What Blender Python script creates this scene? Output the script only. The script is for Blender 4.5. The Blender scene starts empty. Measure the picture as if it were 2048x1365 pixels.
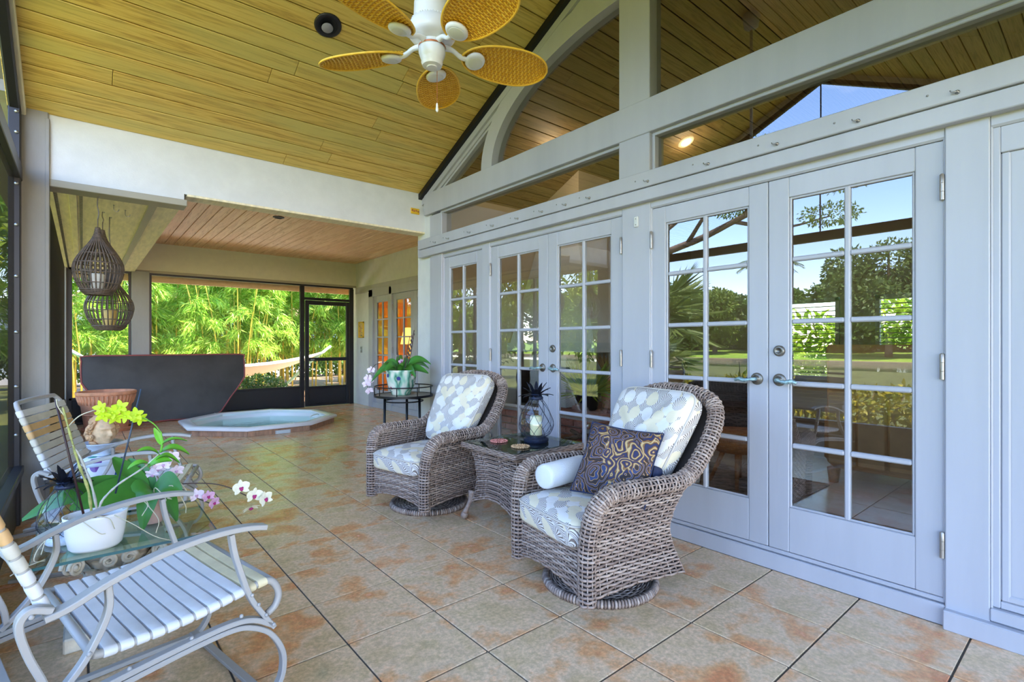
import bpy, bmesh, math, random
import numpy as np
from mathutils import Vector, Matrix, noise as mnoise

sc = bpy.context.scene
COL = sc.collection
PI = math.pi
rnd = random.Random(11)

# ------------------------------------------------------------------ camera
cam_d = bpy.data.cameras.new('camera')
cam = bpy.data.objects.new('camera', cam_d)
COL.objects.link(cam)
cam.location = (0.0, 0.0, 1.24)
cam.rotation_euler = (math.radians(90), 0, math.radians(-40.05))
cam_d.sensor_width = 36.0
cam_d.lens = 1022.0 / 2048.0 * 36.0
cam_d.shift_y = 5.5 / 2048.0
cam_d.clip_start = 0.02
cam_d.clip_end = 500
sc.camera = cam

# ------------------------------------------------------------------ sky, sun, exposure
SUN_EL, SUN_AZ = 68.0, 140.0          # the sun stands behind the house, over the near right
w = bpy.data.worlds.new('sky_world')
sc.world = w
w.use_nodes = True
wt = w.node_tree
wt.nodes.clear()
sky = wt.nodes.new('ShaderNodeTexSky')
sky.sky_type = 'NISHITA'
sky.sun_disc = False
sky.sun_elevation = math.radians(SUN_EL)
sky.sun_rotation = math.radians(SUN_AZ)
sky.altitude = 2000
sky.air_density = 1.0
sky.dust_density = 0.0
sky.ozone_density = 2.0
tc = wt.nodes.new('ShaderNodeTexCoord')
mp = wt.nodes.new('ShaderNodeMapping')
mp.inputs['Scale'].default_value = (1.2, 1.2, 5.0)
cn = wt.nodes.new('ShaderNodeTexNoise')
cn.inputs['Scale'].default_value = 2.3
cn.inputs['Detail'].default_value = 3
cn.inputs['Roughness'].default_value = 0.55
cr = wt.nodes.new('ShaderNodeValToRGB')
cr.color_ramp.elements[0].position = 0.62
cr.color_ramp.elements[0].color = (0, 0, 0, 1)
cr.color_ramp.elements[1].position = 0.86
cr.color_ramp.elements[1].color = (0.75, 0.75, 0.75, 1)
cm = wt.nodes.new('ShaderNodeMixRGB')
cm.inputs['Color2'].default_value = (3.6, 3.9, 4.4, 1)
bg = wt.nodes.new('ShaderNodeBackground')
bg.inputs['Strength'].default_value = 0.35
wo = wt.nodes.new('ShaderNodeOutputWorld')
L = wt.links.new
L(tc.outputs['Generated'], mp.inputs['Vector'])
L(mp.outputs['Vector'], cn.inputs['Vector'])
L(cn.outputs['Fac'], cr.inputs['Fac'])
L(cr.outputs['Color'], cm.inputs['Fac'])
tn = wt.nodes.new('ShaderNodeMixRGB')
tn.blend_type = 'MULTIPLY'
tn.inputs['Fac'].default_value = 1.0
tn.inputs['Color2'].default_value = (1.20, 0.97, 0.90, 1)     # the camera's white balance on the clear sky
hs = wt.nodes.new('ShaderNodeHueSaturation')
hs.inputs['Saturation'].default_value = 1.14
L(sky.outputs['Color'], hs.inputs['Color'])
L(hs.outputs['Color'], tn.inputs['Color1'])
L(tn.outputs['Color'], cm.inputs['Color1'])
L(cm.outputs['Color'], bg.inputs['Color'])
L(bg.outputs['Background'], wo.inputs['Surface'])

sun_d = bpy.data.lights.new('sun', 'SUN')
sun_d.energy = 5.0
sun_d.color = (1.0, 0.92, 0.80)
sun_d.angle = math.radians(0.6)
sun = bpy.data.objects.new('sun', sun_d)
COL.objects.link(sun)
_az, _el = math.radians(SUN_AZ), math.radians(SUN_EL)
sun_dir = Vector((math.sin(_az) * math.cos(_el), math.cos(_az) * math.cos(_el), math.sin(_el)))
sun.rotation_euler = sun_dir.to_track_quat('Z', 'Y').to_euler()
sun.location = (0, 0, 30)

sc.view_settings.view_transform = 'Standard'
sc.view_settings.look = 'None'
sc.view_settings.gamma = 1.0
sc.view_settings.use_curve_mapping = False
sc.view_settings.exposure = 2.52
sc.cycles.use_denoising = True
sc.cycles.adaptive_threshold = 0.02
sc.cycles.max_bounces = 8
sc.cycles.diffuse_bounces = 4
sc.cycles.glossy_bounces = 4
sc.cycles.transparent_max_bounces = 24
sc.cycles.caustics_reflective = False
sc.cycles.caustics_refractive = False
sc.cycles.sample_clamp_indirect = 6.0

# ------------------------------------------------------------------ helpers
def lin(c):
    return tuple(((x / 255.0) / 12.92 if x / 255.0 <= 0.04045 else ((x / 255.0 + 0.055) / 1.055) ** 2.4) for x in c)

def V(*a):
    return Vector(a)

class MB:
    """collects geometry for one mesh"""
    def __init__(s):
        s.v = []
        s.f = []
    def add(s, vs, fs):
        o = len(s.v)
        s.v += [tuple(p) for p in vs]
        s.f += [tuple(i + o for i in f) for f in fs]
        return s
    def box(s, x0, x1, y0, y1, z0, z1, b=0.0, M=None):
        if x1 < x0: x0, x1 = x1, x0
        if y1 < y0: y0, y1 = y1, y0
        if z1 < z0: z0, z1 = z1, z0
        if b <= 0:
            vs = [(x, y, z) for x in (x0, x1) for y in (y0, y1) for z in (z0, z1)]
            fs = [(0, 1, 3, 2), (4, 6, 7, 5), (0, 4, 5, 1), (2, 3, 7, 6), (0, 2, 6, 4), (1, 5, 7, 3)]
        else:
            b = min(b, (x1 - x0) * .49, (y1 - y0) * .49, (z1 - z0) * .49)
            vs = []
            idx = {}
            for i, x in enumerate((x0, x1)):
                for j, y in enumerate((y0, y1)):
                    for k, z in enumerate((z0, z1)):
                        xi = x + (b if i == 0 else -b)
                        yi = y + (b if j == 0 else -b)
                        zi = z + (b if k == 0 else -b)
                        for a, p in enumerate(((x, yi, zi), (xi, y, zi), (xi, yi, z))):
                            idx[(i, j, k, a)] = len(vs)
                            vs.append(p)
            I = idx
            fs = []
            for i in (0, 1):
                fs.append((I[i, 0, 0, 0], I[i, 0, 1, 0], I[i, 1, 1, 0], I[i, 1, 0, 0]))
                fs.append((I[0, i, 0, 1], I[1, i, 0, 1], I[1, i, 1, 1], I[0, i, 1, 1]))
                fs.append((I[0, 0, i, 2], I[0, 1, i, 2], I[1, 1, i, 2], I[1, 0, i, 2]))
            for i in (0, 1):
                for j in (0, 1):
                    fs.append((I[i, j, 0, 0], I[i, j, 1, 0], I[i, j, 1, 1], I[i, j, 0, 1]))
                    fs.append((I[i, 0, j, 0], I[i, 1, j, 0], I[i, 1, j, 2], I[i, 0, j, 2]))
                    fs.append((I[0, i, j, 1], I[1, i, j, 1], I[1, i, j, 2], I[0, i, j, 2]))
            for i in (0, 1):
                for j in (0, 1):
                    for k in (0, 1):
                        fs.append((I[i, j, k, 0], I[i, j, k, 1], I[i, j, k, 2]))
        if M is not None:
            vs = [M @ Vector(p) for p in vs]
        return s.add(vs, fs)
    def tube(s, path, r, n=8, closed=False, cap=True, flat=None):
        """round tube along a path; r number or list; flat=(side vector, half width, half thickness) sweeps a bar"""
        P = [Vector(p) for p in path]
        m = len(P)
        T = []
        for i in range(m):
            a = P[(i - 1) % m] if (closed or i > 0) else P[i]
            b = P[(i + 1) % m] if (closed or i < m - 1) else P[i]
            t = (b - a)
            T.append(t.normalized() if t.length > 1e-9 else Vector((0, 0, 1)))
        vs = []
        if flat:
            side = Vector(flat[0]).normalized()
            hw, ht = flat[1], flat[2]
            c = min(hw, ht) * .3
            prof = [(-hw, -ht + c), (-hw, ht - c), (-hw + c, ht), (hw - c, ht), (hw, ht - c), (hw, -ht + c), (hw - c, -ht), (-hw + c, -ht)]
            n = len(prof)
            for i in range(m):
                a = (side - T[i] * side.dot(T[i])).normalized()
                b = T[i].cross(a)
                for px, py in prof:
                    vs.append(P[i] + a * px + b * py)
        else:
            t0 = T[0]
            a = t0.orthogonal().normalized()
            for i in range(m):
                t = T[i]
                a = (a - t * a.dot(t))
                a = a.normalized() if a.length > 1e-6 else t.orthogonal().normalized()
                b = t.cross(a)
                ri = r[i] if isinstance(r, (list, tuple)) else r
                for k in range(n):
                    q = 2 * PI * k / n
                    vs.append(P[i] + a * (math.cos(q) * ri) + b * (math.sin(q) * ri))
        fs = []
        for i in range(m if closed else m - 1):
            j = (i + 1) % m
            for k in range(n):
                l = (k + 1) % n
                fs.append((i * n + k, i * n + l, j * n + l, j * n + k))
        if cap and not closed:
            fs.append(tuple(range(n - 1, -1, -1)))
            fs.append(tuple((m - 1) * n + k for k in range(n)))
        return s.add(vs, fs)
    def lathe(s, prof, n=24, c=(0, 0, 0), sx=1.0, sy=1.0, M=None, cap=True):
        vs = []
        for r, z in prof:
            for k in range(n):
                q = 2 * PI * k / n
                vs.append(Vector((c[0] + r * math.cos(q) * sx, c[1] + r * math.sin(q) * sy, c[2] + z)))
        fs = []
        for i in range(len(prof) - 1):
            for k in range(n):
                l = (k + 1) % n
                fs.append((i * n + k, i * n + l, (i + 1) * n + l, (i + 1) * n + k))
        if cap:
            if prof[0][0] > 1e-5: fs.append(tuple(range(n - 1, -1, -1)))
            if prof[-1][0] > 1e-5: fs.append(tuple((len(prof) - 1) * n + k for k in range(n)))
        if M is not None:
            vs = [M @ p for p in vs]
        return s.add(vs, fs)
    def prism(s, poly, ax, a, b):
        """polygon given in the two remaining axes, extruded along axis ax from a to b"""
        def P(p, d):
            q = [p[0], p[1]]
            q.insert(ax, d)
            return tuple(q)
        n = len(poly)
        vs = [P(p, a) for p in poly] + [P(p, b) for p in poly]
        fs = [tuple(range(n - 1, -1, -1)), tuple(range(n, 2 * n))]
        fs += [(i, (i + 1) % n, n + (i + 1) % n, n + i) for i in range(n)]
        return s.add(vs, fs)
    def ball(s, c, r, nu=10, nv=6, M=None):
        prof = [(max(1e-4, math.cos(-PI / 2 + PI * i / nv)) * 1.0, math.sin(-PI / 2 + PI * i / nv)) for i in range(nv + 1)]
        rr = r if isinstance(r, (list, tuple)) else (r, r, r)
        vs = []
        for a, z in prof:
            for k in range(nu):
                q = 2 * PI * k / nu
                p = Vector((a * math.cos(q) * rr[0], a * math.sin(q) * rr[1], z * rr[2]))
                if M is not None: p = M @ p
                vs.append(p + Vector(c))
        fs = []
        for i in range(nv):
            for k in range(nu):
                l = (k + 1) % nu
                fs.append((i * nu + k, i * nu + l, (i + 1) * nu + l, (i + 1) * nu + k))
        return s.add(vs, fs)
    def grid(s, fn, nu, nv, cu=False, cv=False):
        vs = [fn(i / nu, j / nv) for j in range(nv + (0 if cv else 1)) for i in range(nu + (0 if cu else 1))]
        W = nu + (0 if cu else 1)
        H = nv + (0 if cv else 1)
        fs = []
        for j in range(nv):
            for i in range(nu):
                a, b = i, (i + 1) % W
                c, d = j, (j + 1) % H
                fs.append((c * W + a, c * W + b, d * W + b, d * W + a))
        return s.add(vs, fs)
    def xf(s, M):
        s.v = [tuple(M @ Vector(p)) for p in s.v]
        return s
    def mesh(s, name, mat, smooth=False, recalc=True):
        me = bpy.data.meshes.new(name)
        me.from_pydata(s.v, [], s.f)
        if recalc:
            bm = bmesh.new()
            bm.from_mesh(me)
            bmesh.ops.recalc_face_normals(bm, faces=bm.faces)
            bm.to_mesh(me)
            bm.free()
        if smooth is True:
            me.shade_smooth()
        elif smooth:
            me.shade_smooth()
            try:
                me.set_sharp_from_angle(angle=math.radians(smooth))
            except Exception:
                pass
        if mat is not None:
            me.materials.append(mat)
        return me

def link(name, me, parent=None, loc=None, rot=None):
    o = bpy.data.objects.new(name, me)
    COL.objects.link(o)
    if parent is not None: o.parent = parent
    if loc is not None: o.location = loc
    if rot is not None: o.rotation_euler = rot
    return o

def mk(name, mb, mat, parent=None, smooth=False, loc=None, rot=None, recalc=True):
    return link(name, mb.mesh(name, mat, smooth, recalc), parent, loc, rot)

def tag(o, label, cat, group=None, kind=None):
    o['label'] = label
    o['category'] = cat
    if group: o['group'] = group
    if kind: o['kind'] = kind
    return o

def thing(name, label, cat, loc=(0, 0, 0), rz=0.0, group=None, kind=None):
    o = bpy.data.objects.new(name, None)
    o.empty_display_size = 0.1
    COL.objects.link(o)
    o.location = loc
    o.rotation_euler = (0, 0, rz)
    return tag(o, label, cat, group, kind)

def struct(name, mb, mat, label, cat, smooth=False, loc=None):
    o = mk(name, mb, mat, None, smooth, loc)
    return tag(o, label, cat, None, 'structure')

def stuff(o):
    o['kind'] = 'stuff'
    return o

KIDS = {}
def copytree(o, parent=None):
    c = o.copy()
    COL.objects.link(c)
    c.parent = parent
    for ch in [x for x in bpy.data.objects if x.parent == o]:
        copytree(ch, c)
    return c

def spline(pts, n=8, closed=False):
    """Catmull-Rom through the points"""
    P = [Vector(p) for p in pts]
    m = len(P)
    out = []
    for i in range(m if closed else m - 1):
        p0 = P[(i - 1) % m] if (closed or i > 0) else P[i] * 2 - P[i + 1]
        p1, p2 = P[i], P[(i + 1) % m]
        p3 = P[(i + 2) % m] if (closed or i + 2 < m) else P[i + 1] * 2 - P[i]
        for k in range(n):
            t = k / n
            out.append(0.5 * ((2 * p1) + (p2 - p0) * t + (2 * p0 - 5 * p1 + 4 * p2 - p3) * t * t + (3 * p1 - p0 - 3 * p2 + p3) * t ** 3))
    if not closed: out.append(P[-1])
    return out

def interp(tbl, x):
    """piecewise-linear smooth lookup, tbl sorted by x"""
    if x <= tbl[0][0]: return tbl[0][1]
    for (a, p), (b, q) in zip(tbl, tbl[1:]):
        if x <= b:
            t = (x - a) / (b - a)
            return p + (q - p) * t
    return tbl[-1][1]

def weave(mb, S, nrow, nst, hw, th, amp, spp=4, closed=False, stake=0.0, eps=1e-3):
    """woven strands over the surface S(u, v): rows run along u, stakes along v"""
    K = nst * spp
    for j in range(nrow):
        v = (j + .5) / nrow
        vs = []
        cnt = K if closed else K + 1
        for k in range(cnt):
            u = k / K
            p = S(u, v)
            dv = (S(u, min(1, v + eps)) - S(u, max(0, v - eps)))
            du = (S(u + eps, v) - S(u - eps, v))
            dv = dv.normalized() if dv.length > 1e-9 else Vector((0, 0, 1))
            n = du.cross(dv)
            n = n.normalized() if n.length > 1e-12 else Vector((0, 0, 1))
            c = p + n * (amp * math.cos(PI * (u * nst + j)))
            vs += [c + dv * hw, c + n * th + dv * (hw * .35), c + n * th - dv * (hw * .35), c - dv * hw, c - n * (th * .5)]
        fs = []
        for k in range(cnt if closed else cnt - 1):
            a, b = k * 5, ((k + 1) % cnt) * 5
            for q in range(5):
                r = (q + 1) % 5
                fs.append((a + q, b + q, b + r, a + r))
        mb.add(vs, fs)
    if stake > 0:
        for i in range(nst + (0 if closed else 1)):
            u = i / nst
            m = max(6, nrow // 2)
            mb.tube([S(u, j / m) for j in range(m + 1)], stake, n=5)
    return mb

# ------------------------------------------------------------------ materials
def new_mat(name):
    m = bpy.data.materials.new(name)
    m.use_nodes = True
    nt = m.node_tree
    b = nt.nodes['Principled BSDF']
    return m, nt, b

def nd(nt, t, **kw):
    n = nt.nodes.new(t)
    for k, v in kw.items():
        if k in n.inputs: n.inputs[k].default_value = v
        else: setattr(n, k, v)
    return n

def ramp(nt, stops, interp='LINEAR'):
    r = nt.nodes.new('ShaderNodeValToRGB')
    e = r.color_ramp.elements
    r.color_ramp.interpolation = interp
    while len(e) < len(stops): e.new(0.5)
    for i, (p, c) in enumerate(stops):
        e[i].position = p
        e[i].color = (*c, 1) if len(c) == 3 else c
    return r

def coords(nt, scale=(1, 1, 1), kind='Object', rand=0.0, rot=(0, 0, 0)):
    t = nt.nodes.new('ShaderNodeTexCoord')
    m = nt.nodes.new('ShaderNodeMapping')
    m.inputs['Scale'].default_value = scale
    m.inputs['Rotation'].default_value = rot
    nt.links.new(t.outputs[kind], m.inputs['Vector'])
    if rand:
        oi = nt.nodes.new('ShaderNodeObjectInfo')
        mu = nt.nodes.new('ShaderNodeMath')
        mu.operation = 'MULTIPLY'
        mu.inputs[1].default_value = rand
        nt.links.new(oi.outputs['Random'], mu.inputs[0])
        cb = nt.nodes.new('ShaderNodeCombineXYZ')
        for k in range(3): nt.links.new(mu.outputs[0], cb.inputs[k])
        nt.links.new(cb.outputs[0], m.inputs['Location'])
    return m.outputs['Vector']

def simple(name, col, rough=0.5, metal=0.0, var=0.0, vscale=8.0, bump=0.0, bscale=60.0, vec=(1, 1, 1), coat=0.0, spec=None, rand=0.0):
    m, nt, b = new_mat(name)
    b.inputs['Base Color'].default_value = (*lin(col), 1)
    b.inputs['Roughness'].default_value = rough
    b.inputs['Metallic'].default_value = metal
    if coat: b.inputs['Coat Weight'].default_value = coat
    if spec is not None: b.inputs['Specular IOR Level'].default_value = spec
    if var:
        vv = coords(nt, vec, rand=rand)
        n = nd(nt, 'ShaderNodeTexNoise', Scale=vscale, Detail=5.0, Roughness=0.6)
        nt.links.new(vv, n.inputs['Vector'])
        c0 = lin([max(0, x * (1 - var)) for x in col])
        c1 = lin([min(255, x * (1 + var)) for x in col])
        r = ramp(nt, [(0.3, c0), (0.7, c1)])
        nt.links.new(n.outputs['Fac'], r.inputs['Fac'])
        nt.links.new(r.outputs['Color'], b.inputs['Base Color'])
    if bump:
        vv = coords(nt, vec)
        n = nd(nt, 'ShaderNodeTexNoise', Scale=bscale, Detail=4.0)
        nt.links.new(vv, n.inputs['Vector'])
        bp = nd(nt, 'ShaderNodeBump', Strength=bump, Distance=0.01)
        nt.links.new(n.outputs['Fac'], bp.inputs['Height'])
        nt.links.new(bp.outputs['Normal'], b.inputs['Normal'])
    return m

def wood(name, c_dark, c_mid, c_light, c_tint, along='X', rough=0.55, scale=1.0):
    """plank with its own grain, shifted from piece to piece"""
    m, nt, b = new_mat(name)
    ln, ac = 1.0 * scale, 19.0 * scale
    sv = (ln, ac, ac) if along == 'X' else (ac, ln, ac)
    v = coords(nt, sv, rand=37.0)
    n1 = nd(nt, 'ShaderNodeTexNoise', Scale=1.0, Detail=3.0, Roughness=0.5, Distortion=0.6)
    nt.links.new(v, n1.inputs['Vector'])
    wv = nd(nt, 'ShaderNodeMath', operation='MULTIPLY')
    wv.inputs[1].default_value = 26.0
    nt.links.new(n1.outputs['Fac'], wv.inputs[0])
    fr = nd(nt, 'ShaderNodeMath', operation='SINE')
    nt.links.new(wv.outputs[0], fr.inputs[0])
    n2 = nd(nt, 'ShaderNodeTexNoise', Scale=7.0, Detail=6.0, Roughness=0.7)
    nt.links.new(v, n2.inputs['Vector'])
    ad = nd(nt, 'ShaderNodeMath', operation='MULTIPLY_ADD')
    ad.inputs[1].default_value = 0.16
    nt.links.new(fr.outputs[0], ad.inputs[0])
    nt.links.new(n2.outputs['Fac'], ad.inputs[2])
    r = ramp(nt, [(0.24, lin(c_dark)), (0.45, lin(c_mid)), (0.72, lin(c_light))])
    nt.links.new(ad.outputs[0], r.inputs['Fac'])
    v2 = coords(nt, (0.5, 2.5, 2.5) if along == 'X' else (2.5, 0.5, 2.5), rand=53.0)
    n3 = nd(nt, 'ShaderNodeTexNoise', Scale=1.3, Detail=3.0)
    nt.links.new(v2, n3.inputs['Vector'])
    r3 = ramp(nt, [(0.42, (0, 0, 0)), (0.66, (0.75, 0.75, 0.75))])
    nt.links.new(n3.outputs['Fac'], r3.inputs['Fac'])
    mx = nt.nodes.new('ShaderNodeMixRGB')
    mx.inputs['Color2'].default_value = (*lin(c_tint), 1)
    mu = nd(nt, 'ShaderNodeMixRGB', blend_type='MULTIPLY')
    mu.inputs['Fac'].default_value = 0.55
    nt.links.new(r3.outputs['Color'], mx.inputs['Fac'])
    nt.links.new(r.outputs['Color'], mx.inputs['Color1'])
    nt.links.new(mx.outputs['Color'], mu.inputs['Color1'])
    r4 = ramp(nt, [(0.2, (0.80, 0.80, 0.80)), (0.45, (1, 1, 1))])
    nt.links.new(ad.outputs[0], r4.inputs['Fac'])
    nt.links.new(r4.outputs['Color'], mu.inputs['Color2'])
    nt.links.new(mu.outputs['Color'], b.inputs['Base Color'])
    b.inputs['Roughness'].default_value = rough
    bp = nd(nt, 'ShaderNodeBump', Strength=0.12, Distance=0.003)
    nt.links.new(ad.outputs[0], bp.inputs['Height'])
    nt.links.new(bp.outputs['Normal'], b.inputs['Normal'])
    return m

def glassy(name, ior=1.9, tint=(0.93, 0.95, 0.94), rough=0.0):
    """thin coated pane: looks through and mirrors more at a slant"""
    m = bpy.data.materials.new(name)
    m.use_nodes = True
    nt = m.node_tree
    nt.nodes.clear()
    o = nt.nodes.new('ShaderNodeOutputMaterial')
    fr = nd(nt, 'ShaderNodeFresnel', IOR=ior)
    tr = nt.nodes.new('ShaderNodeBsdfTransparent')
    tr.inputs['Color'].default_value = (*tint, 1)
    gl = nt.nodes.new('ShaderNodeBsdfGlossy')
    gl.inputs['Roughness'].default_value = rough
    mx = nt.nodes.new('ShaderNodeMixShader')
    ge = nt.nodes.new('ShaderNodeNewGeometry')
    fo = nd(nt, 'ShaderNodeMath', operation='SUBTRACT')
    fo.inputs[0].default_value = 1.0
    nt.links.new(ge.outputs['Backfacing'], fo.inputs[1])
    fm = nd(nt, 'ShaderNodeMath', operation='MULTIPLY')
    nt.links.new(fr.outputs[0], fm.inputs[0])
    nt.links.new(fo.outputs[0], fm.inputs[1])
    nt.links.new(fm.outputs[0], mx.inputs[0])
    nt.links.new(tr.outputs[0], mx.inputs[1])
    nt.links.new(gl.outputs[0], mx.inputs[2])
    nt.links.new(mx.outputs[0], o.inputs['Surface'])
    return m

def leafy(name, c0, c1, trans=0.35, rough=0.5):
    m = bpy.data.materials.new(name)
    m.use_nodes = True
    nt = m.node_tree
    b = nt.nodes['Principled BSDF']
    o = nt.nodes['Material Output']
    g = nt.nodes.new('ShaderNodeNewGeometry')
    r = ramp(nt, [(0.0, lin(c0)), (1.0, lin(c1))])
    nt.links.new(g.outputs['Random Per Island'], r.inputs['Fac'])
    nt.links.new(r.outputs['Color'], b.inputs['Base Color'])
    b.inputs['Roughness'].default_value = rough
    t = nt.nodes.new('ShaderNodeBsdfTranslucent')
    nt.links.new(r.outputs['Color'], t.inputs['Color'])
    mx = nt.nodes.new('ShaderNodeMixShader')
    mx.inputs[0].default_value = trans
    nt.links.new(b.outputs[0], mx.inputs[1])
    nt.links.new(t.outputs[0], mx.inputs[2])
    nt.links.new(mx.outputs[0], o.inputs['Surface'])
    return m

M = {}
M['paint'] = simple('grey_paint', (178, 178, 184), 0.42, var=0.035, vscale=3.0, bump=0.12, bscale=40, vec=(1, 1, .12))
M['white'] = simple('white_stucco', (212, 213, 210), 0.7, var=0.02, bump=0.1, bscale=90)
M['cream_wall'] = simple('cream_wall', (222, 218, 194), 0.7, var=0.02)
M['soffit'] = simple('soffit_plywood', (234, 220, 184), 0.7, var=0.07, vscale=5, vec=(6, .8, 1), bump=0.1, bscale=30)
M['soffit_trim'] = simple('soffit_trim_paint', (168, 160, 140), 0.6)
M['post'] = simple('post_paint', (144, 141, 136), 0.5, var=0.05, vscale=4, bump=0.18, bscale=30, vec=(1, 1, .4))
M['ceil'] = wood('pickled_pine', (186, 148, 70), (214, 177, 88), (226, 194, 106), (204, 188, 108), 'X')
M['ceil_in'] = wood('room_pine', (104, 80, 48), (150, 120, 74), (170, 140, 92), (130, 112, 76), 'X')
M['spa_ceil'] = wood('warm_cedar', (214, 164, 116), (238, 194, 146), (246, 208, 166), (234, 184, 138), 'Y')
M['bronze'] = simple('bronze_aluminium', (44, 42, 46), 0.38, metal=0.35)
M['kick'] = simple('bronze_kickplate', (40, 38, 42), 0.45, metal=0.2)
M['black'] = simple('black_metal', (24, 24, 26), 0.4, metal=0.3)
M['grout'] = simple('grout', (84, 78, 70), 0.85, var=.08, vscale=20)
M['steel'] = simple('galvanised_steel', (160, 160, 158), 0.35, metal=0.9)
M['hinge'] = simple('hinge_metal', (168, 160, 150), 0.4, metal=0.7)
M['pewter'] = simple('aged_pewter', (128, 124, 116), 0.42, metal=0.8, var=.15, vscale=60)
M['verdigris'] = simple('verdigris_lever', (150, 178, 184), 0.4, metal=0.55, var=.2, vscale=80)
M['pane'] = glassy('window_glass', 2.6)
M['pane_hi'] = glassy('transom_glass', 2.6, (0.85, 0.85, 0.82))
M['table_glass'] = glassy('table_glass', 1.7, (0.78, 0.90, 0.86))
M['glass_edge'] = simple('glass_edge', (30, 92, 84), 0.1, spec=.8)
M['lantern_glass'] = glassy('lantern_glass', 1.7, (0.95, 0.97, 0.98))
def screen_mat():
    """woven mesh: the flatter one looks along it, the more of it one sees"""
    m = bpy.data.materials.new('insect_screen')
    m.use_nodes = True
    nt = m.node_tree
    nt.nodes.clear()
    o = nt.nodes.new('ShaderNodeOutputMaterial')
    lw = nt.nodes.new('ShaderNodeLayerWeight')
    lw.inputs['Blend'].default_value = 0.5
    c = nd(nt, 'ShaderNodeMath', operation='SUBTRACT')
    c.inputs[0].default_value = 1.02
    nt.links.new(lw.outputs['Facing'], c.inputs[1])
    d = nd(nt, 'ShaderNodeMath', operation='DIVIDE')
    d.inputs[0].default_value = 1.0
    nt.links.new(c.outputs[0], d.inputs[1])
    p = nd(nt, 'ShaderNodeMath', operation='POWER')
    p.inputs[0].default_value = 0.90
    nt.links.new(d.outputs[0], p.inputs[1])
    df = nt.nodes.new('ShaderNodeBsdfDiffuse')
    df.inputs['Color'].default_value = (*lin((84, 82, 78)), 1)
    tr = nt.nodes.new('ShaderNodeBsdfTransparent')
    mx = nt.nodes.new('ShaderNodeMixShader')
    nt.links.new(p.outputs[0], mx.inputs[0])
    nt.links.new(df.outputs[0], mx.inputs[1])
    nt.links.new(tr.outputs[0], mx.inputs[2])
    nt.links.new(mx.outputs[0], o.inputs['Surface'])
    return m
M['screen'] = screen_mat()

def tile_mat():
    m, nt, b = new_mat('mottled_tile')
    v = coords(nt, (1, 1, 1), rand=41.0)
    n1 = nd(nt, 'ShaderNodeTexNoise', Scale=4.4, Detail=5.0, Roughness=0.56, Distortion=0.2)
    nt.links.new(v, n1.inputs['Vector'])
    r1 = ramp(nt, [(0.20, lin((190, 172, 130))), (0.36, lin((228, 194, 146))), (0.50, lin((242, 206, 164))), (0.61, lin((240, 178, 122))), (0.78, lin((228, 128, 80)))])
    nt.links.new(n1.outputs['Fac'], r1.inputs['Fac'])
    n2 = nd(nt, 'ShaderNodeTexNoise', Scale=55.0, Detail=4.0, Roughness=0.7)
    nt.links.new(v, n2.inputs['Vector'])
    r2 = ramp(nt, [(0.38, (0.74, 0.73, 0.72)), (0.56, (1.0, 1.0, 1.0)), (0.66, (1.16, 1.16, 1.2))])
    nt.links.new(n2.outputs['Fac'], r2.inputs['Fac'])
    mu = nd(nt, 'ShaderNodeMixRGB', blend_type='MULTIPLY')
    mu.inputs['Fac'].default_value = 0.8
    nt.links.new(r1.outputs['Color'], mu.inputs['Color1'])
    nt.links.new(r2.outputs['Color'], mu.inputs['Color2'])
    nt.links.new(mu.outputs['Color'], b.inputs['Base Color'])
    rr = nd(nt, 'ShaderNodeMapRange')
    rr.inputs['To Min'].default_value = 0.14
    rr.inputs['To Max'].default_value = 0.34
    nt.links.new(n1.outputs['Fac'], rr.inputs['Value'])
    nt.links.new(rr.outputs['Result'], b.inputs['Roughness'])
    bp = nd(nt, 'ShaderNodeBump', Strength=0.05, Distance=0.004)
    nt.links.new(n2.outputs['Fac'], bp.inputs['Height'])
    nt.links.new(bp.outputs['Normal'], b.inputs['Normal'])
    return m
M['tile'] = tile_mat()

def wicker_mat(name, c0, c1, c2):
    m, nt, b = new_mat(name)
    g = nt.nodes.new('ShaderNodeNewGeometry')
    v = coords(nt, (1, 1, 1))
    n = nd(nt, 'ShaderNodeTexNoise', Scale=55.0, Detail=3.0)
    nt.links.new(v, n.inputs['Vector'])
    mx = nd(nt, 'ShaderNodeMath', operation='MULTIPLY_ADD')
    mx.inputs[1].default_value = 0.45
    nt.links.new(g.outputs['Random Per Island'], mx.inputs[0])
    hm = nd(nt, 'ShaderNodeMath', operation='MULTIPLY')
    hm.inputs[1].default_value = 0.6
    nt.links.new(n.outputs['Fac'], hm.inputs[0])
    nt.links.new(hm.outputs[0], mx.inputs[2])
    r = ramp(nt, [(0.15, lin(c0)), (0.5, lin(c1)), (0.85, lin(c2))])
    nt.links.new(mx.outputs[0], r.inputs['Fac'])
    nt.links.new(r.outputs['Color'], b.inputs['Base Color'])
    b.inputs['Roughness'].default_value = 0.5
    return m
M['wicker'] = wicker_mat('driftwood_wicker', (100, 83, 73), (152, 130, 116), (194, 174, 158))
M['wicker_dark'] = simple('wicker_shadow_backing', (52, 44, 40), 0.8)

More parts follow.
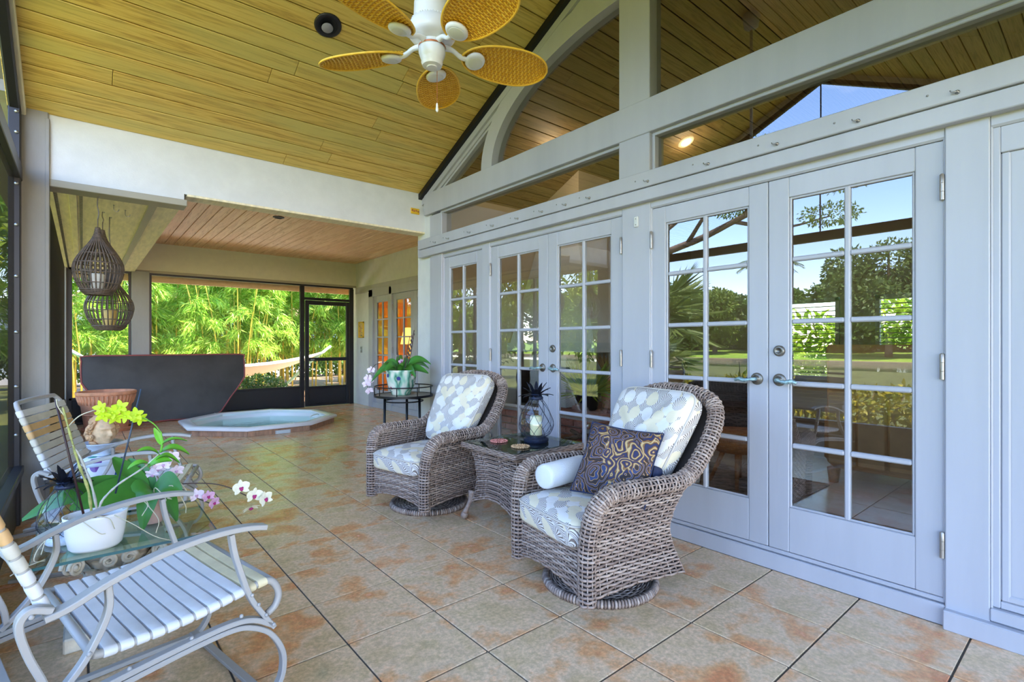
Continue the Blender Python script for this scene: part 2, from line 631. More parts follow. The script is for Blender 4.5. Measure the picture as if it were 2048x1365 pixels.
def ginkgo_mat():
    """overlapping fan leaves: white, cream and lined ones"""
    m, nt, b = new_mat('fan_leaf_fabric')
    t = nt.nodes.new('ShaderNodeTexCoord')
    sp = nt.nodes.new('ShaderNodeSeparateXYZ')
    nt.links.new(t.outputs['Object'], sp.inputs[0])
    def mth(op, a, c=None, d=None):
        n = nt.nodes.new('ShaderNodeMath')
        n.operation = op
        for i, q in enumerate((a, c, d)):
            if q is None: continue
            if isinstance(q, (int, float)): n.inputs[i].default_value = q
            else: nt.links.new(q, n.inputs[i])
        return n.outputs[0]
    px = mth('MULTIPLY', mth('SUBTRACT', sp.outputs[0], mth('MULTIPLY', sp.outputs[2], 0.8)), 1 / 0.092)
    yz = mth('SUBTRACT', sp.outputs[1], mth('MULTIPLY', sp.outputs[2], -0.9))
    py = mth('MULTIPLY', yz, 1 / 0.088)
    def layer(ox, oy, seed):
        X = mth('ADD', px, ox)
        Y = mth('ADD', py, oy)
        ix = mth('FLOOR', X)
        iy = mth('FLOOR', Y)
        wn = nt.nodes.new('ShaderNodeTexWhiteNoise')
        wn.noise_dimensions = '3D'
        cb = nt.nodes.new('ShaderNodeCombineXYZ')
        nt.links.new(ix, cb.inputs[0])
        nt.links.new(iy, cb.inputs[1])
        cb.inputs[2].default_value = seed
        nt.links.new(cb.outputs[0], wn.inputs['Vector'])
        sr = nt.nodes.new('ShaderNodeSeparateXYZ')
        nt.links.new(wn.outputs['Color'], sr.inputs[0])
        fx = mth('SUBTRACT', mth('SUBTRACT', X, ix), mth('ADD', 0.5, mth('MULTIPLY', mth('SUBTRACT', sr.outputs[0], .5), .18)))
        fy = mth('SUBTRACT', mth('SUBTRACT', Y, iy), mth('ADD', 0.5, mth('MULTIPLY', mth('SUBTRACT', sr.outputs[1], .5), .18)))
        d = mth('SQRT', mth('ADD', mth('MULTIPLY', fx, fx), mth('MULTIPLY', fy, fy)))
        ins = mth('LESS_THAN', d, 0.43)
        rot = mth('MULTIPLY', mth('SUBTRACT', sr.outputs[1], .5), 1.2)
        ang = mth('ADD', mth('ARCTAN2', fx, mth('ADD', fy, 0.44)), rot)
        ln = mth('GREATER_THAN', mth('SINE', mth('MULTIPLY', ang, 38.0)), 0.15)
        lined = mth('GREATER_THAN', wn.outputs['Value'], 0.50)
        cream = mth('LESS_THAN', wn.outputs['Value'], 0.22)
        base = nt.nodes.new('ShaderNodeMixRGB')
        nt.links.new(cream, base.inputs[0])
        base.inputs[1].default_value = (*lin((230, 225, 218)), 1)
        base.inputs[2].default_value = (*lin((230, 217, 186)), 1)
        lx = nt.nodes.new('ShaderNodeMixRGB')
        nt.links.new(mth('MULTIPLY', lined, ln), lx.inputs[0])
        nt.links.new(base.outputs[0], lx.inputs[1])
        lx.inputs[2].default_value = (*lin((128, 114, 104)), 1)
        return lx.outputs[0], ins
    prev = None
    for ox, oy, sd in ((0, 0, 1.0), (.5, .5, 2.0), (.25, .75, 3.0), (.75, .25, 4.0)):
        c, ins = layer(ox, oy, sd)
        if prev is None:
            mx = nt.nodes.new('ShaderNodeMixRGB')
            mx.inputs[1].default_value = (*lin((206, 197, 184)), 1)
        else:
            mx = nt.nodes.new('ShaderNodeMixRGB')
            nt.links.new(prev, mx.inputs[1])
        nt.links.new(ins, mx.inputs[0])
        nt.links.new(c, mx.inputs[2])
        prev = mx.outputs[0]
    nt.links.new(prev, b.inputs['Base Color'])
    b.inputs['Roughness'].default_value = 0.9
    n = nd(nt, 'ShaderNodeTexNoise', Scale=14.0, Detail=2.0)
    nt.links.new(t.outputs['Object'], n.inputs['Vector'])
    bp = nd(nt, 'ShaderNodeBump', Strength=0.25, Distance=0.02)
    nt.links.new(n.outputs['Fac'], bp.inputs['Height'])
    nt.links.new(bp.outputs['Normal'], b.inputs['Normal'])
    return m
M['ginkgo'] = ginkgo_mat()

def paisley_mat():
    m, nt, b = new_mat('paisley_brocade')
    t = nt.nodes.new('ShaderNodeTexCoord')
    ds = nd(nt, 'ShaderNodeTexNoise', Scale=9.0, Detail=2.0)
    nt.links.new(t.outputs['Object'], ds.inputs['Vector'])
    mx = nt.nodes.new('ShaderNodeMixRGB')
    mx.inputs[0].default_value = 0.10
    nt.links.new(t.outputs['Object'], mx.inputs[1])
    nt.links.new(ds.outputs['Color'], mx.inputs[2])
    vo = nd(nt, 'ShaderNodeTexVoronoi', Scale=15.0)
    nt.links.new(mx.outputs[0], vo.inputs['Vector'])
    sn = nd(nt, 'ShaderNodeMath', operation='MULTIPLY')
    sn.inputs[1].default_value = 24.0
    nt.links.new(vo.outputs['Distance'], sn.inputs[0])
    s2 = nd(nt, 'ShaderNodeMath', operation='SINE')
    nt.links.new(sn.outputs[0], s2.inputs[0])
    md = nd(nt, 'ShaderNodeMapRange')
    md.inputs['From Min'].default_value = -1
    nt.links.new(s2.outputs[0], md.inputs['Value'])
    v2 = nd(nt, 'ShaderNodeTexVoronoi', Scale=6.0)
    nt.links.new(mx.outputs[0], v2.inputs['Vector'])
    hue = nt.nodes.new('ShaderNodeSeparateXYZ')
    nt.links.new(v2.outputs['Color'], hue.inputs[0])
    ra = ramp(nt, [(0.0, lin((44, 34, 32))), (0.46, lin((62, 46, 38))), (0.58, lin((190, 124, 48))), (0.66, lin((206, 178, 124))), (0.76, lin((40, 50, 92))), (1.0, lin((48, 62, 98)))])
    nt.links.new(md.outputs['Result'], ra.inputs['Fac'])
    rb = ramp(nt, [(0.0, lin((40, 46, 84))), (0.45, lin((58, 44, 40))), (0.6, lin((180, 120, 54))), (0.72, lin((50, 40, 38))), (1.0, lin((196, 168, 116)))])
    nt.links.new(md.outputs['Result'], rb.inputs['Fac'])
    st = nd(nt, 'ShaderNodeMath', operation='GREATER_THAN')
    st.inputs[1].default_value = 0.5
    nt.links.new(hue.outputs[0], st.inputs[0])
    m2 = nt.nodes.new('ShaderNodeMixRGB')
    nt.links.new(st.outputs[0], m2.inputs[0])
    nt.links.new(ra.outputs['Color'], m2.inputs[1])
    nt.links.new(rb.outputs['Color'], m2.inputs[2])
    nt.links.new(m2.outputs[0], b.inputs['Base Color'])
    b.inputs['Roughness'].default_value = 0.75
    return m
M['paisley'] = paisley_mat()

# ================================================================== the setting
WX = 2.9                    # face of the house wall
YB = 4.95                   # face of the cross beam
YR = 2.12                   # ridge
ZE, SL = 2.885, 0.467       # eave height and slope of the gable ceiling
ZR = ZE + SL * (YB - YR)
def zc(y):
    return ZE + SL * (YB - y) if y >= YR else ZE + SL * (y - (2 * YR - YB))
YN = 2 * YR - YB            # mirror beam on the near side
SPA_C = (2.08, 8.42)

def clip2(poly, a, b, c):
    """keep a*x+b*y<=c"""
    out = []
    n = len(poly)
    for i in range(n):
        p, q = poly[i], poly[(i + 1) % n]
        dp, dq = a * p[0] + b * p[1] - c, a * q[0] + b * q[1] - c
        if dp <= 0: out.append(p)
        if (dp < 0 < dq) or (dq < 0 < dp):
            t = dp / (dp - dq)
            out.append((p[0] + (q[0] - p[0]) * t, p[1] + (q[1] - p[1]) * t))
    return out
def parea(p):
    return abs(sum(p[i][0] * p[(i + 1) % len(p)][1] - p[(i + 1) % len(p)][0] * p[i][1] for i in range(len(p)))) / 2
def octagon(ap, c=SPA_C):
    R = ap / math.cos(PI / 8)
    return [(c[0] + R * math.cos(PI / 8 + k * PI / 4), c[1] + R * math.sin(PI / 8 + k * PI / 4)) for k in range(8)]
def minus_oct(poly, ap):
    pieces, rem = [], poly
    for k in range(8):
        a, b = math.cos(k * PI / 4), math.sin(k * PI / 4)
        c = a * SPA_C[0] + b * SPA_C[1] + ap
        o = clip2(rem, -a, -b, -c)
        if len(o) > 2 and parea(o) > 1e-5: pieces.append(o)
        rem = clip2(rem, a, b, c)
        if len(rem) < 3: break
    return pieces

# ---- floor slab with the spa well cut out, and the laid tiles
mb = MB()
for pc in minus_oct([(-0.42, -3.0), (4.4, -3.0), (4.4, 10.4), (-0.42, 10.4)], 0.90):
    mb.prism(pc, 2, -0.14, -0.005)
floor = struct('floor', mb, M['grout'], 'porch floor of mottled orange and beige square tiles with grey grout', 'floor')
T, PX, PY = 0.4115, 0.84, 2.05
tile_me = {}
def tile_mesh(w, h):
    k = (round(w, 4), round(h, 4))
    if k not in tile_me:
        tile_me[k] = MB().box(-w / 2, w / 2, -h / 2, h / 2, -0.009, 0, 0.0018).mesh('tile', M['tile'])
    return tile_me[k]
g = 0.0038
for j in range(-7, 21):
    y0 = PY + j * T
    y1 = y0 + T
    xm = 2.90 if y0 < 4.9 else 4.36
    for i in range(-3, 10):
        x0 = PX + i * T
        x1 = x0 + T
        a0, a1 = max(x0 + g, -0.40), min(x1 - g, xm)
        b0, b1 = y0 + g, min(y1 - g, 10.28)
        if a1 - a0 < 0.03 or b1 - b0 < 0.03: continue
        cx, cy = (a0 + a1) / 2, (b0 + b1) / 2
        near_spa = abs(cx - SPA_C[0]) < 1.25 and abs(cy - SPA_C[1]) < 1.25
        if near_spa:
            pcs = minus_oct([(a0, b0), (a1, b0), (a1, b1), (a0, b1)], 0.92)
            if not pcs: continue
            if sum(parea(p) for p in pcs) < (a1 - a0) * (b1 - b0) - 1e-4:
                mb = MB()
                for p in pcs: mb.prism([(q[0] - cx, q[1] - cy) for q in p], 2, -0.009, 0)
                mk('tile', mb, M['tile'], floor, loc=(cx, cy, 0))
                continue
        link('tile', tile_mesh(a1 - a0, b1 - b0), floor, (cx, cy, 0))

M['dark_gap'] = simple('board_backing', (38, 29, 18), .9)
# ---- gable ceiling of the porch: laid boards, both slopes, and the room's beyond the glass
def sloped_ceiling(name, x0, x1, mat, label, seed, cut=1.0):
    rr = random.Random(seed)
    cs, sn = math.cos(math.atan(SL)), math.sin(math.atan(SL))
    mb = MB()
    t = 0.05
    mb.prism([(YB + .1, ZE - SL * .1 + .022), (YR, ZR + .022), (YN - .1, ZE - SL * .1 + .022), (YN - .1, ZE - SL * .1 + .022 + t), (YR, ZR + .022 + t), (YB + .1, ZE - SL * .1 + .022 + t)], 0, x0, x1)
    root = struct(name, mb, M['dark_gap'], label, 'ceiling')
    cache = {}
    pitch = 0.1253
    nrow = int(math.ceil((YB - YR) / pitch))
    for sgn in (1, -1):
        for r in range(nrow):
            ya = YB - r * pitch
            yb = max(YR, ya - pitch)
            if ya - yb < 0.02: continue
            ln = (ya - yb) / cs - 0.008
            ym = (ya + yb) / 2
            zm = ZE + SL * (YB - ym)
            if sgn < 0: ym = 2 * YR - ym
            xs = [x0]
            x = x0 + rr.uniform(0.5, 2.6) * cut
            while x < x1 - 0.35:
                xs.append(x)
                x += rr.uniform(1.5, 3.4) * cut
            xs.append(x1)
            for a, b in zip(xs, xs[1:]):
                k = (round(b - a, 3), round(ln, 3))
                if k not in cache:
                    cache[k] = MB().box(-(b - a) / 2 + .0012, (b - a) / 2 - .0012, -ln / 2, ln / 2, 0, 0.018, 0.003).mesh('plank', mat)
                link('plank', cache[k], root, ((a + b) / 2, ym, zm), (-math.atan(SL) * sgn, 0, 0))
    return root
sloped_ceiling('ceiling', -0.40, 2.89, M['ceil'], 'vaulted porch ceiling of pickled yellowish pine boards', 5)
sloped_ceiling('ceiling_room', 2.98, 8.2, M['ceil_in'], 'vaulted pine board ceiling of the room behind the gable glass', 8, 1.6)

# ---- roofs that keep the sun off; eave past the room added to block it
mb = MB()
mb.prism([(YB + .3, ZE + .12), (YR, ZR + .28), (YN - .3, ZE + .12), (YN - .3, ZE + .2), (YR, ZR + .36), (YB + .3, ZE + .2)], 0, -0.75, 10.6)
struct('roof', mb, M['post'], 'gable roof over the porch and the main room', 'roof')
mb = MB()
mb.box(-0.75, 10.6, YB + .1, 11.05, 3.02, 3.14)
struct('roof_spa', mb, M['post'], 'flat roof over the hot tub end of the porch', 'roof')
mb = MB()
mb.box(-0.75, 10.6, -4.0, YN - .1, 3.02, 3.14)
struct('roof_near', mb, M['post'], 'flat roof over the porch end behind the viewer', 'roof')

# ---- cross beams
def cross_beam(name, y0, y1, label):
    mb = MB()
    mb.prism([(-0.21, 2.42), (0.64, 2.42), (0.64, 2.472), (2.9, 2.472), (2.9, 2.90), (-0.21, 2.90)], 1, y0, y1)
    return struct(name, mb, M['white'], label, 'beam')
bm_ = cross_beam('trim_1', YB, YB + .16, 'white plastered cross beam between vaulted porch and hot tub end')
mk('fascia_strip', MB().box(-0.21, 0.66, YB - .012, YB + .17, 2.372, 2.424, .004), M['soffit_trim'], bm_)
mk('drip_edge', MB().box(0.66, 2.9, YB - .004, YB + .165, 2.455, 2.474, .003), M['soffit'], bm_)
cross_beam('trim_2', YN - .16, YN, 'white plastered cross beam at the porch end behind the viewer')

# ---- lowered soffit along the screen of the hot tub end
mb = MB()
mb.box(-0.36, 0.64, YB + .16, 10.3, 2.40, 2.95)
so = struct('ceiling_soffit', mb, M['soffit'], 'lowered plywood soffit with battens along the screened side', 'soffit')
for x, w_ in ((0.45, .03), (-0.06, .025), (-0.19, .02)):
    mk('batten', MB().box(x - w_, x + w_, YB + .17, 10.25, 2.388, 2.402, .003), M['soffit_trim'] if x > .4 else M['soffit'], so)
vm = MB()
for x in (-0.17, -0.02):
    for k in range(150):
        y = 5.2 + k * .033
        vm.box(x, x + .022, y, y + .014, 2.3865, 2.3885)
stuff(mk('vent_slot', vm, M['black'], so))

# ---- flat board ceiling of the hot tub end
fc = struct('ceiling_flat', MB().box(0.6, 4.4, YB + .15, 10.3, 2.922, 2.98), M['dark_gap'], 'flat ceiling of narrow warm cedar boards over the hot tub', 'ceiling')
n = 28
pw = (4.36 - 0.64) / n
pme = MB().box(-pw / 2 + .003, pw / 2 - .003, -2.58, 2.58, 0, .02, .004).mesh('plank', M['spa_ceil'])
for k in range(n):
    link('plank', pme, fc, (0.64 + (k + .5) * pw, 7.69, 2.902))

# ---- walls of the hot tub end
mb = MB()
mb.box(4.36, 4.52, 9.56, 10.4, 0, 2.95)
mb.box(4.36, 4.52, 5.0, 7.02, 0, 2.95)
mb.box(4.36, 4.52, 7.02, 9.56, 2.30, 2.95)
ws = struct('wall_spa', mb, M['white'], 'white wall with french doors beside the hot tub', 'wall')
mk('header_band', MB().box(4.345, 4.37, 5.0, 10.24, 2.26, 2.40, .004), M['paint'], ws)
mb = MB()
mb.box(-0.3, 4.52, 10.24, 10.42, 2.415, 2.95)
wb = struct('wall_back', mb, M['cream_wall'], 'cream plastered header over the far screen', 'wall')
mk('header_lip', MB().box(-0.2, 4.36, 10.215, 10.26, 2.40, 2.44, .004), M['soffit_trim'], wb)
mb = MB()
mb.box(2.9, 3.1, 4.80, 5.10, 0, 2.9)
mb.box(3.09, 4.52, 5.0, 5.099, 0, 2.95)
struct('wall_corner', mb, M['white'], 'white stucco pier where the house wall turns towards the hot tub', 'wall')

# far screen wall: frame, kickplate, door
ys = 10.26
sw = thing('screen_wall', 'dark bronze screen frame with kickplate facing the bamboo', 'screen', (0, ys, 0), kind='structure')
def fbar(name, x0, x1, z0, z1, mat='bronze', d=.028, par=None, dy=0):
    return mk(name, MB().box(x0, x1, -d + dy, d + dy, z0, z1, .004), M[mat], par or sw)
fbar('head_rail', -0.16, 4.30, 2.368, 2.418)
fbar('jamb', -0.20, -0.12, 0, 2.4)
fbar('jamb', 0.565, 0.60, 0.4, 2.37)
fbar('jamb', 0.836, 0.87, 0.4, 2.37)
fbar('mullion', 3.235, 3.315, 0, 2.37)
fbar('jamb', 4.225, 4.31, 0, 2.37)
fbar('chair_rail', -0.16, 3.24, 0.375, 0.415)
fbar('kickplate', -0.16, 3.24, 0.0, 0.378, 'kick', .012)
fbar('base_rail', -0.16, 3.24, 0.0, 0.04)
mk('screen_mesh', MB().box(-0.12, 3.24, -.001, .001, .41, 2.37), M['screen'], sw)
fbar('door_head', 3.315, 4.225, 2.10, 2.15)
mk('screen_mesh', MB().box(3.315, 4.225, -.001, .001, 2.15, 2.37), M['screen'], sw)
sd = thing('door_9', 'dark bronze screen door with mid rail and kick panel', 'door', (0, ys - .01, 0), kind='structure')
for nm, x0, x1, z0, z1 in (('stile', 3.33, 3.40, 0.01, 2.09), ('stile', 4.15, 4.215, 0.01, 2.09), ('top_rail', 3.40, 4.15, 2.01, 2.09), ('mid_rail', 3.40, 4.15, .90, .965), ('bottom_rail', 3.40, 4.15, .01, .06), ('lock_rail', 3.40, 4.15, .36, .40)):
    fbar(nm, x0, x1, z0, z1, par=sd)
fbar('kick_panel', 3.40, 4.15, .06, .36, 'kick', .01, sd)
fbar('latch', 3.43, 3.50, .915, .945, 'steel', .012, sd, -.035)
mk('screen_mesh', MB().box(3.40, 4.15, -.001, .001, .40, 2.01), M['screen'], sd)
mb = MB().box(0.60, 0.836, 10.17, 10.35, 0.0, 2.42, .006)
po = struct('column_back', mb, M['post'], 'grey square post in the far screen between the two openings', 'post')

# side posts along the screened side
for k, (y, d) in enumerate(((4.93, .22), (10.13, .12))):
    mb = MB().box(-0.345, -0.185, y, y + d, 0, 2.93 if k == 0 else 2.40, .006)
    if k == 0: mb.box(-0.205, -0.180, y - .006, y + .02, 0, 2.85, .004)
    lab = ('big grey painted corner post beneath the white cross beam', 'grey post in the corner beside the far kickplate')[k]
    struct('column_side', mb, M['post'], lab, 'post')
# screen frame along the open side
ls = thing('screen_frame', 'dark bronze bolted screen frame along the open pool side', 'screen', (-0.355, 0, 0), kind='structure')
def sbar(name, y0, y1, z0, z1, mat='bronze', x0=-.03, x1=.03, par=None):
    return mk(name, MB().box(x0, x1, y0, y1, z0, z1, .004), M[mat], par or ls)
bolt_me = MB().lathe([(.012, 0), (.012, .003), (.008, .007), (.0001, .008)], 10).mesh('bolt', M['steel'], True)
up = sbar('upright', 4.82, 4.92, 0, 2.9)
for z in (0.62, 0.95, 1.32, 1.7, 2.05, 2.33, 2.68, 2.82):
    link('bolt', bolt_me, up, (.012, 4.818, z), (PI / 2, 0, 0))
sbar('upright', YN, YN + .07, 0, 2.9)
sbar('chair_rail', YN + .07, 4.82, 0.36, 0.41, x0=-.03, x1=.05)
sbar('kickplate', YN, 4.82, 0.0, 0.37, 'kick', -.012, .012)
sbar('top_rail', YN, 4.92, 2.37, 2.47, x0=-.03, x1=.035)
for y in (6.6, 8.4):
    sbar('upright', y, y + .05, .4, 2.4, x0=.09, x1=.14)
sbar('chair_rail', 5.15, 10.13, 0.375, 0.415, x0=.09, x1=.16)
sbar('kickplate', 5.15, 10.13, 0.0, 0.38, 'kick', .10, .13)
sbar('screen_mesh', YN + .07, 4.82, .41, 2.37, 'screen', -.001, .001)
sbar('screen_mesh', 5.15, 10.13, .415, 2.40, 'screen', .150, .151)
mk('rake_rail', MB().tube([(0, 4.9, zc(4.9) - .06), (0, YR, ZR - .06), (0, YN, zc(YN) - .06)], 0, flat=((1, 0, 0), .03, .04)), M['bronze'], ls)
mk('center_wire', MB().box(-.006, .006, YR - .006, YR + .006, 2.47, ZR - .1), M['bronze'], ls)
mk('rake_trim', MB().tube([(.035, 4.95, zc(4.95) - .02), (.035, YR, ZR - .02), (.035, YN, zc(YN) - .02)], 0, flat=((1, 0, 0), .018, .03)), M['soffit'], ls)

# ---- gable wall of the house
fr = thing('wall_right', 'grey painted timber gable wall framing the french doors and transoms', 'wall', (0, 0, 0), kind='structure')
def wb_(name, y0, y1, z0, z1, x0, x1=3.0, b=.004, mat='paint', par=None):
    return mk(name, MB().box(x0, x1, y0, y1, z0, z1, b), M[mat], par or fr)
wb_('post', 2.012, 2.243, 0.0, 2.20, 2.893)
wb_('post', 2.00, 2.252, 2.38, ZR - .12, 2.868)
wb_('post', 3.768, 3.885, 0.0, 2.20, 2.893)
wb_('post', 4.565, 4.80, 0.0, 2.62, 2.875)
wb_('post', .348, .493, 0.0, 2.20, 2.888)
wb_('post', -.56, -.325, 0.0, 2.62, 2.875)
wb_('wall_panel', YN, -.56, 0.0, 2.7, 2.89)
wb_('wall_panel', -3.45, YN, 0.0, 3.0, 2.89)
for y0, y1 in ((.493, 2.012), (2.243, 3.768), (3.885, 4.565)):
    wb_('sill', y0, y1, 0.0, 0.092, 2.892)
    wb_('sill_lip', y0, y1, 0.095, 0.116, 2.905)
wb_('sill', -.325, .495, 0.0, 0.085, 2.855)
wb_('sill', -.325, .348, 0.088, 0.14, 2.885)
for y0, y1 in ((.493, 2.012), (2.243, 3.768), (3.885, 4.565), (-.325, .348)):
    wb_('head', y0, y1, 2.145, 2.20, 2.895)
    wb_('jamb', y0 - .002, y0 + .008, .10, 2.15, 2.899)
    wb_('jamb', y1 - .008, y1 + .002, .10, 2.15, 2.899)
lb = wb_('lower_beam_board', YN, 4.99, 2.186, 2.268, 2.838)
ub = wb_('upper_beam_board', YN, 4.97, 2.271, 2.372, 2.822)
wb_('shadow_gap', YN, 4.8, 2.14, 2.186, 2.90)
wb_('mid_beam', YN, 4.90, 2.640, 2.866, 2.858)
for y0, y1 in ((2.252, 4.62), (-.38, 2.0)):
    wb_('glass_stop', y0, y1, 2.372, 2.395, 2.90)
    wb_('glass_stop', y0, y1, 2.618, 2.642, 2.895)
    wb_('glass_stop', y0, y0 + .022, 2.39, 2.62, 2.895)
    wb_('glass_stop', y1 - .022, y1, 2.39, 2.62, 2.895)
    wb_('glass_stop', y0, y1, 2.866, 2.886, 2.90)
# hooks and screws left on the beam
for k, y in enumerate((.44, .80, 1.17, 1.56, 1.98, 2.48, 2.72, 2.98, 3.28, 3.62, 3.98, 4.35, 4.60)):
    h = MB().lathe([(.009, 0), (.009, .004), (.004, .007), (.004, .018)], 8, M=Matrix.Translation((2.822, y, 2.30)) @ Matrix.Rotation(-PI / 2, 4, 'Y'))
    h.tube(spline([(2.808, y, 2.30), (2.800, y + .008, 2.297), (2.800, y + .018, 2.302), (2.806, y + .022, 2.309)], 4), .0028, 6)
    mk('hook', h, M['steel'], ub, True)
    mk('screw', MB().ball((2.821, y + .10, 2.322), .005, 8, 4), M['steel'], ub, True)
# rake boards, black channel, arch
def rake(name, off0, off1, x0, x1, mat):
    mb = MB()
    mb.prism([(4.95, zc(4.95) - off0), (YR, ZR - off0), (YN, zc(YN) - off0), (YN, zc(YN) - off1), (YR, ZR - off1), (4.95, zc(4.95) - off1)], 0, x0, x1)
    return mk(name, mb, M[mat], fr)
rake('rake_channel', 0.004, 0.062, 2.82, 2.99, 'black')
rake('rake_board', 0.062, 0.125, 2.862, 3.0, 'paint')
rake('rake_board', 0.127, 0.165, 2.885, 3.0, 'paint')
rake('rake_board', 0.165, 0.19, 2.90, 3.0, 'paint')
mb = MB()
def ell(a, b, t):
    return (2.127 + a * math.cos(t), 2.866 + b * math.sin(t))
NA = 48
ring = []
for i in range(NA + 1):
    t = PI * i / NA
    yo, zo = ell(1.735, 0.97, t)
    yi, zi = ell(1.575, 0.785, t)
    ring.append((yo, zo, yi, zi))
vs, fs = [], []
for yo, zo, yi, zi in ring:
    vs += [(2.866, yo, zo), (2.866, yi, zi), (2.99, yi, zi), (2.99, yo, zo)]
for i in range(NA):
    a, b = i * 4, i * 4 + 4
    for q in range(4):
        r_ = (q + 1) % 4
        fs.append((a + q, a + r_, b + r_, b + q))
fs += [(0, 1, 2, 3), tuple(NA * 4 + q for q in (3, 2, 1, 0))]
mk('arch', mb.add(vs, fs), M['paint'], fr, 40)
# transoms and gable panes
def wpane(n, name, poly, label, mat='pane_hi'):
    o = struct(name, MB().prism(poly, 0, 2.936, 2.940), M[mat], label, 'window')
    return o
wpane(1, 'window_1', [(2.26, 2.38), (4.61, 2.38), (4.61, 2.635), (2.26, 2.635)], 'long low transom pane above the doors by the plant stand')
wpane(2, 'window_2', [(-.37, 2.38), (1.99, 2.38), (1.99, 2.635), (-.37, 2.635)], 'long low transom pane mirroring the blue sky over the big french doors')
wpane(3, 'window_3', [(2.26, 2.87), (4.55, 2.87), (2.26, zc(2.26) - .15)], 'tall gable pane behind the timber arch on the hot tub side')
wpane(4, 'window_4', [(1.99, 2.87), (1.99, zc(1.99) - .15), (-.31, 2.87)], 'tall gable pane behind the timber arch on the near side')

# ---- french doors
cache = {}
def cm_(key, fn):
    if key not in cache: cache[key] = fn()
    return cache[key]
def leaf(name, label, x, y0, w, z0=0.118, h=2.02, st=.107, cols=2, rows=5, hinge=None, lever=None, dead=False, solid=False, cat='door', mat='paint', lift=.24, pane='pane'):
    t = thing(name, label, cat, (x, y0, z0), kind='structure')
    D = .045
    pt = M[mat]
    k = (round(w, 3), round(h, 3), st, cols, rows, mat, lift)
    link('stile', cm_(('s', k), lambda: MB().box(0, D, 0, st, 0, h, .004).mesh('stile', pt)), t)
    link('stile', cm_(('s', k), None), t, (0, w - st, 0))
    link('top_rail', cm_(('t', k), lambda: MB().box(.001, D, st, w - st, h - .11, h - .001, .003).mesh('top_rail', pt)), t)
    link('bottom_rail', cm_(('b', k), lambda: MB().box(.001, D, st, w - st, .001, lift, .003).mesh('bottom_rail', pt)), t)
    gw, gz0, gz1 = w - 2 * st, lift, h - .11
    if solid:
        link('panel', cm_(('p', k), lambda: MB().box(.016, .04, st, w - st, gz0, gz1, .003).mesh('panel', pt)), t)
        link('panel_bead', cm_(('pb', k), lambda: MB().box(.006, .02, st, st + .03, gz0, gz1, .006).box(.006, .02, w - st - .03, w - st, gz0, gz1, .006).box(.007, .02, st, w - st, gz0, gz0 + .03, .006).mesh('panel_bead', pt)), t)
    else:
        mw = .026
        link('glazing_bead', cm_(('gb', k), lambda: MB().box(.006, .018, st, st + .012, gz0, gz1, .004).box(.006, .018, w - st - .012, w - st, gz0, gz1, .004).box(.007, .018, st, w - st, gz0, gz0 + .012, .004).box(.007, .018, st, w - st, gz1 - .012, gz1, .004).mesh('glazing_bead', pt)), t)
        pw, ph = gw / cols, (gz1 - gz0) / rows
        for c in range(1, cols):
            link('muntin', cm_(('mv', k), lambda: MB().box(.004, .038, -mw / 2, mw / 2, gz0, gz1, .006).mesh('muntin', pt)), t, (0, st + c * pw, 0))
        for r in range(1, rows):
            for c in range(cols):
                link('muntin', cm_(('mh', k), lambda: MB().box(.0045, .0375, mw / 2, pw - mw / 2, -mw / 2, mw / 2, .006).mesh('muntin', pt)), t, (0, st + c * pw, gz0 + r * ph))
        for r in range(rows):
            for c in range(cols):
                link('pane', cm_(('g', k, pane), lambda: MB().box(.020, .024, .002, pw - .002, .002, ph - .002).mesh('pane', M[pane])), t, (0, st + c * pw, gz0 + r * ph))
    if hinge is not None:
        hy = 0 if hinge == 'lo' else w
        hm = cm_(('hinge',), lambda: MB().lathe([(.009, -.055), (.009, -.02), (.0078, -.019), (.009, -.018), (.009, .018), (.0078, .019), (.009, .02), (.009, .055), (.005, .06)], 10, c=(-.008, 0, 0)).mesh('hinge', M['hinge'], 40))
        for z in (.235, 1.02, 1.81): link('hinge', hm, t, (-.006, hy + (.008 if hinge == 'lo' else -.008), z))
    if lever is not None:
        ly = st * .55 if lever > 0 else w - st * .55
        rm = cm_(('rose',), lambda: MB().lathe([(.034, 0), (.034, .004), (.030, .009), (.022, .011), (.016, .014), (.016, .02), (.0001, .021)], 20, M=Matrix.Rotation(-PI / 2, 4, 'Y')).mesh('rose', M['pewter'], True))
        hd = link('door_handle', rm, t, (0, ly, .925))
        lm = cm_(('lever', lever), lambda: MB().tube(spline([(-.015, 0, 0), (-.045, 0, 0), (-.055, lever * .02, -.002), (-.055, lever * .05, -.008), (-.052, lever * .08, -.002), (-.048, lever * .105, -.010)], 5), [.010] * 10 + [.008 + .004 * math.sin(i / 15 * PI) for i in range(16)], 10).mesh('lever', M['verdigris'], True))
        link('lever', lm, hd)
        if dead:
            dm = cm_(('dead',), lambda: MB().lathe([(.030, 0), (.030, .008), (.024, .016), (.014, .017), (.013, .012), (.0001, .012)], 20, M=Matrix.Rotation(-PI / 2, 4, 'Y')).mesh('deadbolt', M['pewter'], True))
            link('deadbolt', dm, t, (0, ly, 1.083))
    return t
LW = .757
leaf('door_1', 'french door leaf behind the near wicker chair, without a deadbolt', 2.907, 1.255, LW, hinge='hi', lever=1)
leaf('door_2', 'french door leaf with deadbolt beside the plain end panel, sky mirrored in its panes', 2.907, .495, LW, hinge='lo', lever=-1, dead=True)
leaf('door_3', 'french door leaf between the far wicker chair and the pineapple lantern, next to the sidelight', 2.907, 3.006, LW, hinge='hi', lever=1)
leaf('door_4', 'french door leaf with deadbolt behind the pineapple lantern', 2.907, 2.246, LW, hinge='lo', lever=-1, dead=True)
leaf('window_5', 'narrow ten-pane sidelight behind the far wicker chair', 2.907, 3.89, .67, st=.098, cat='window')
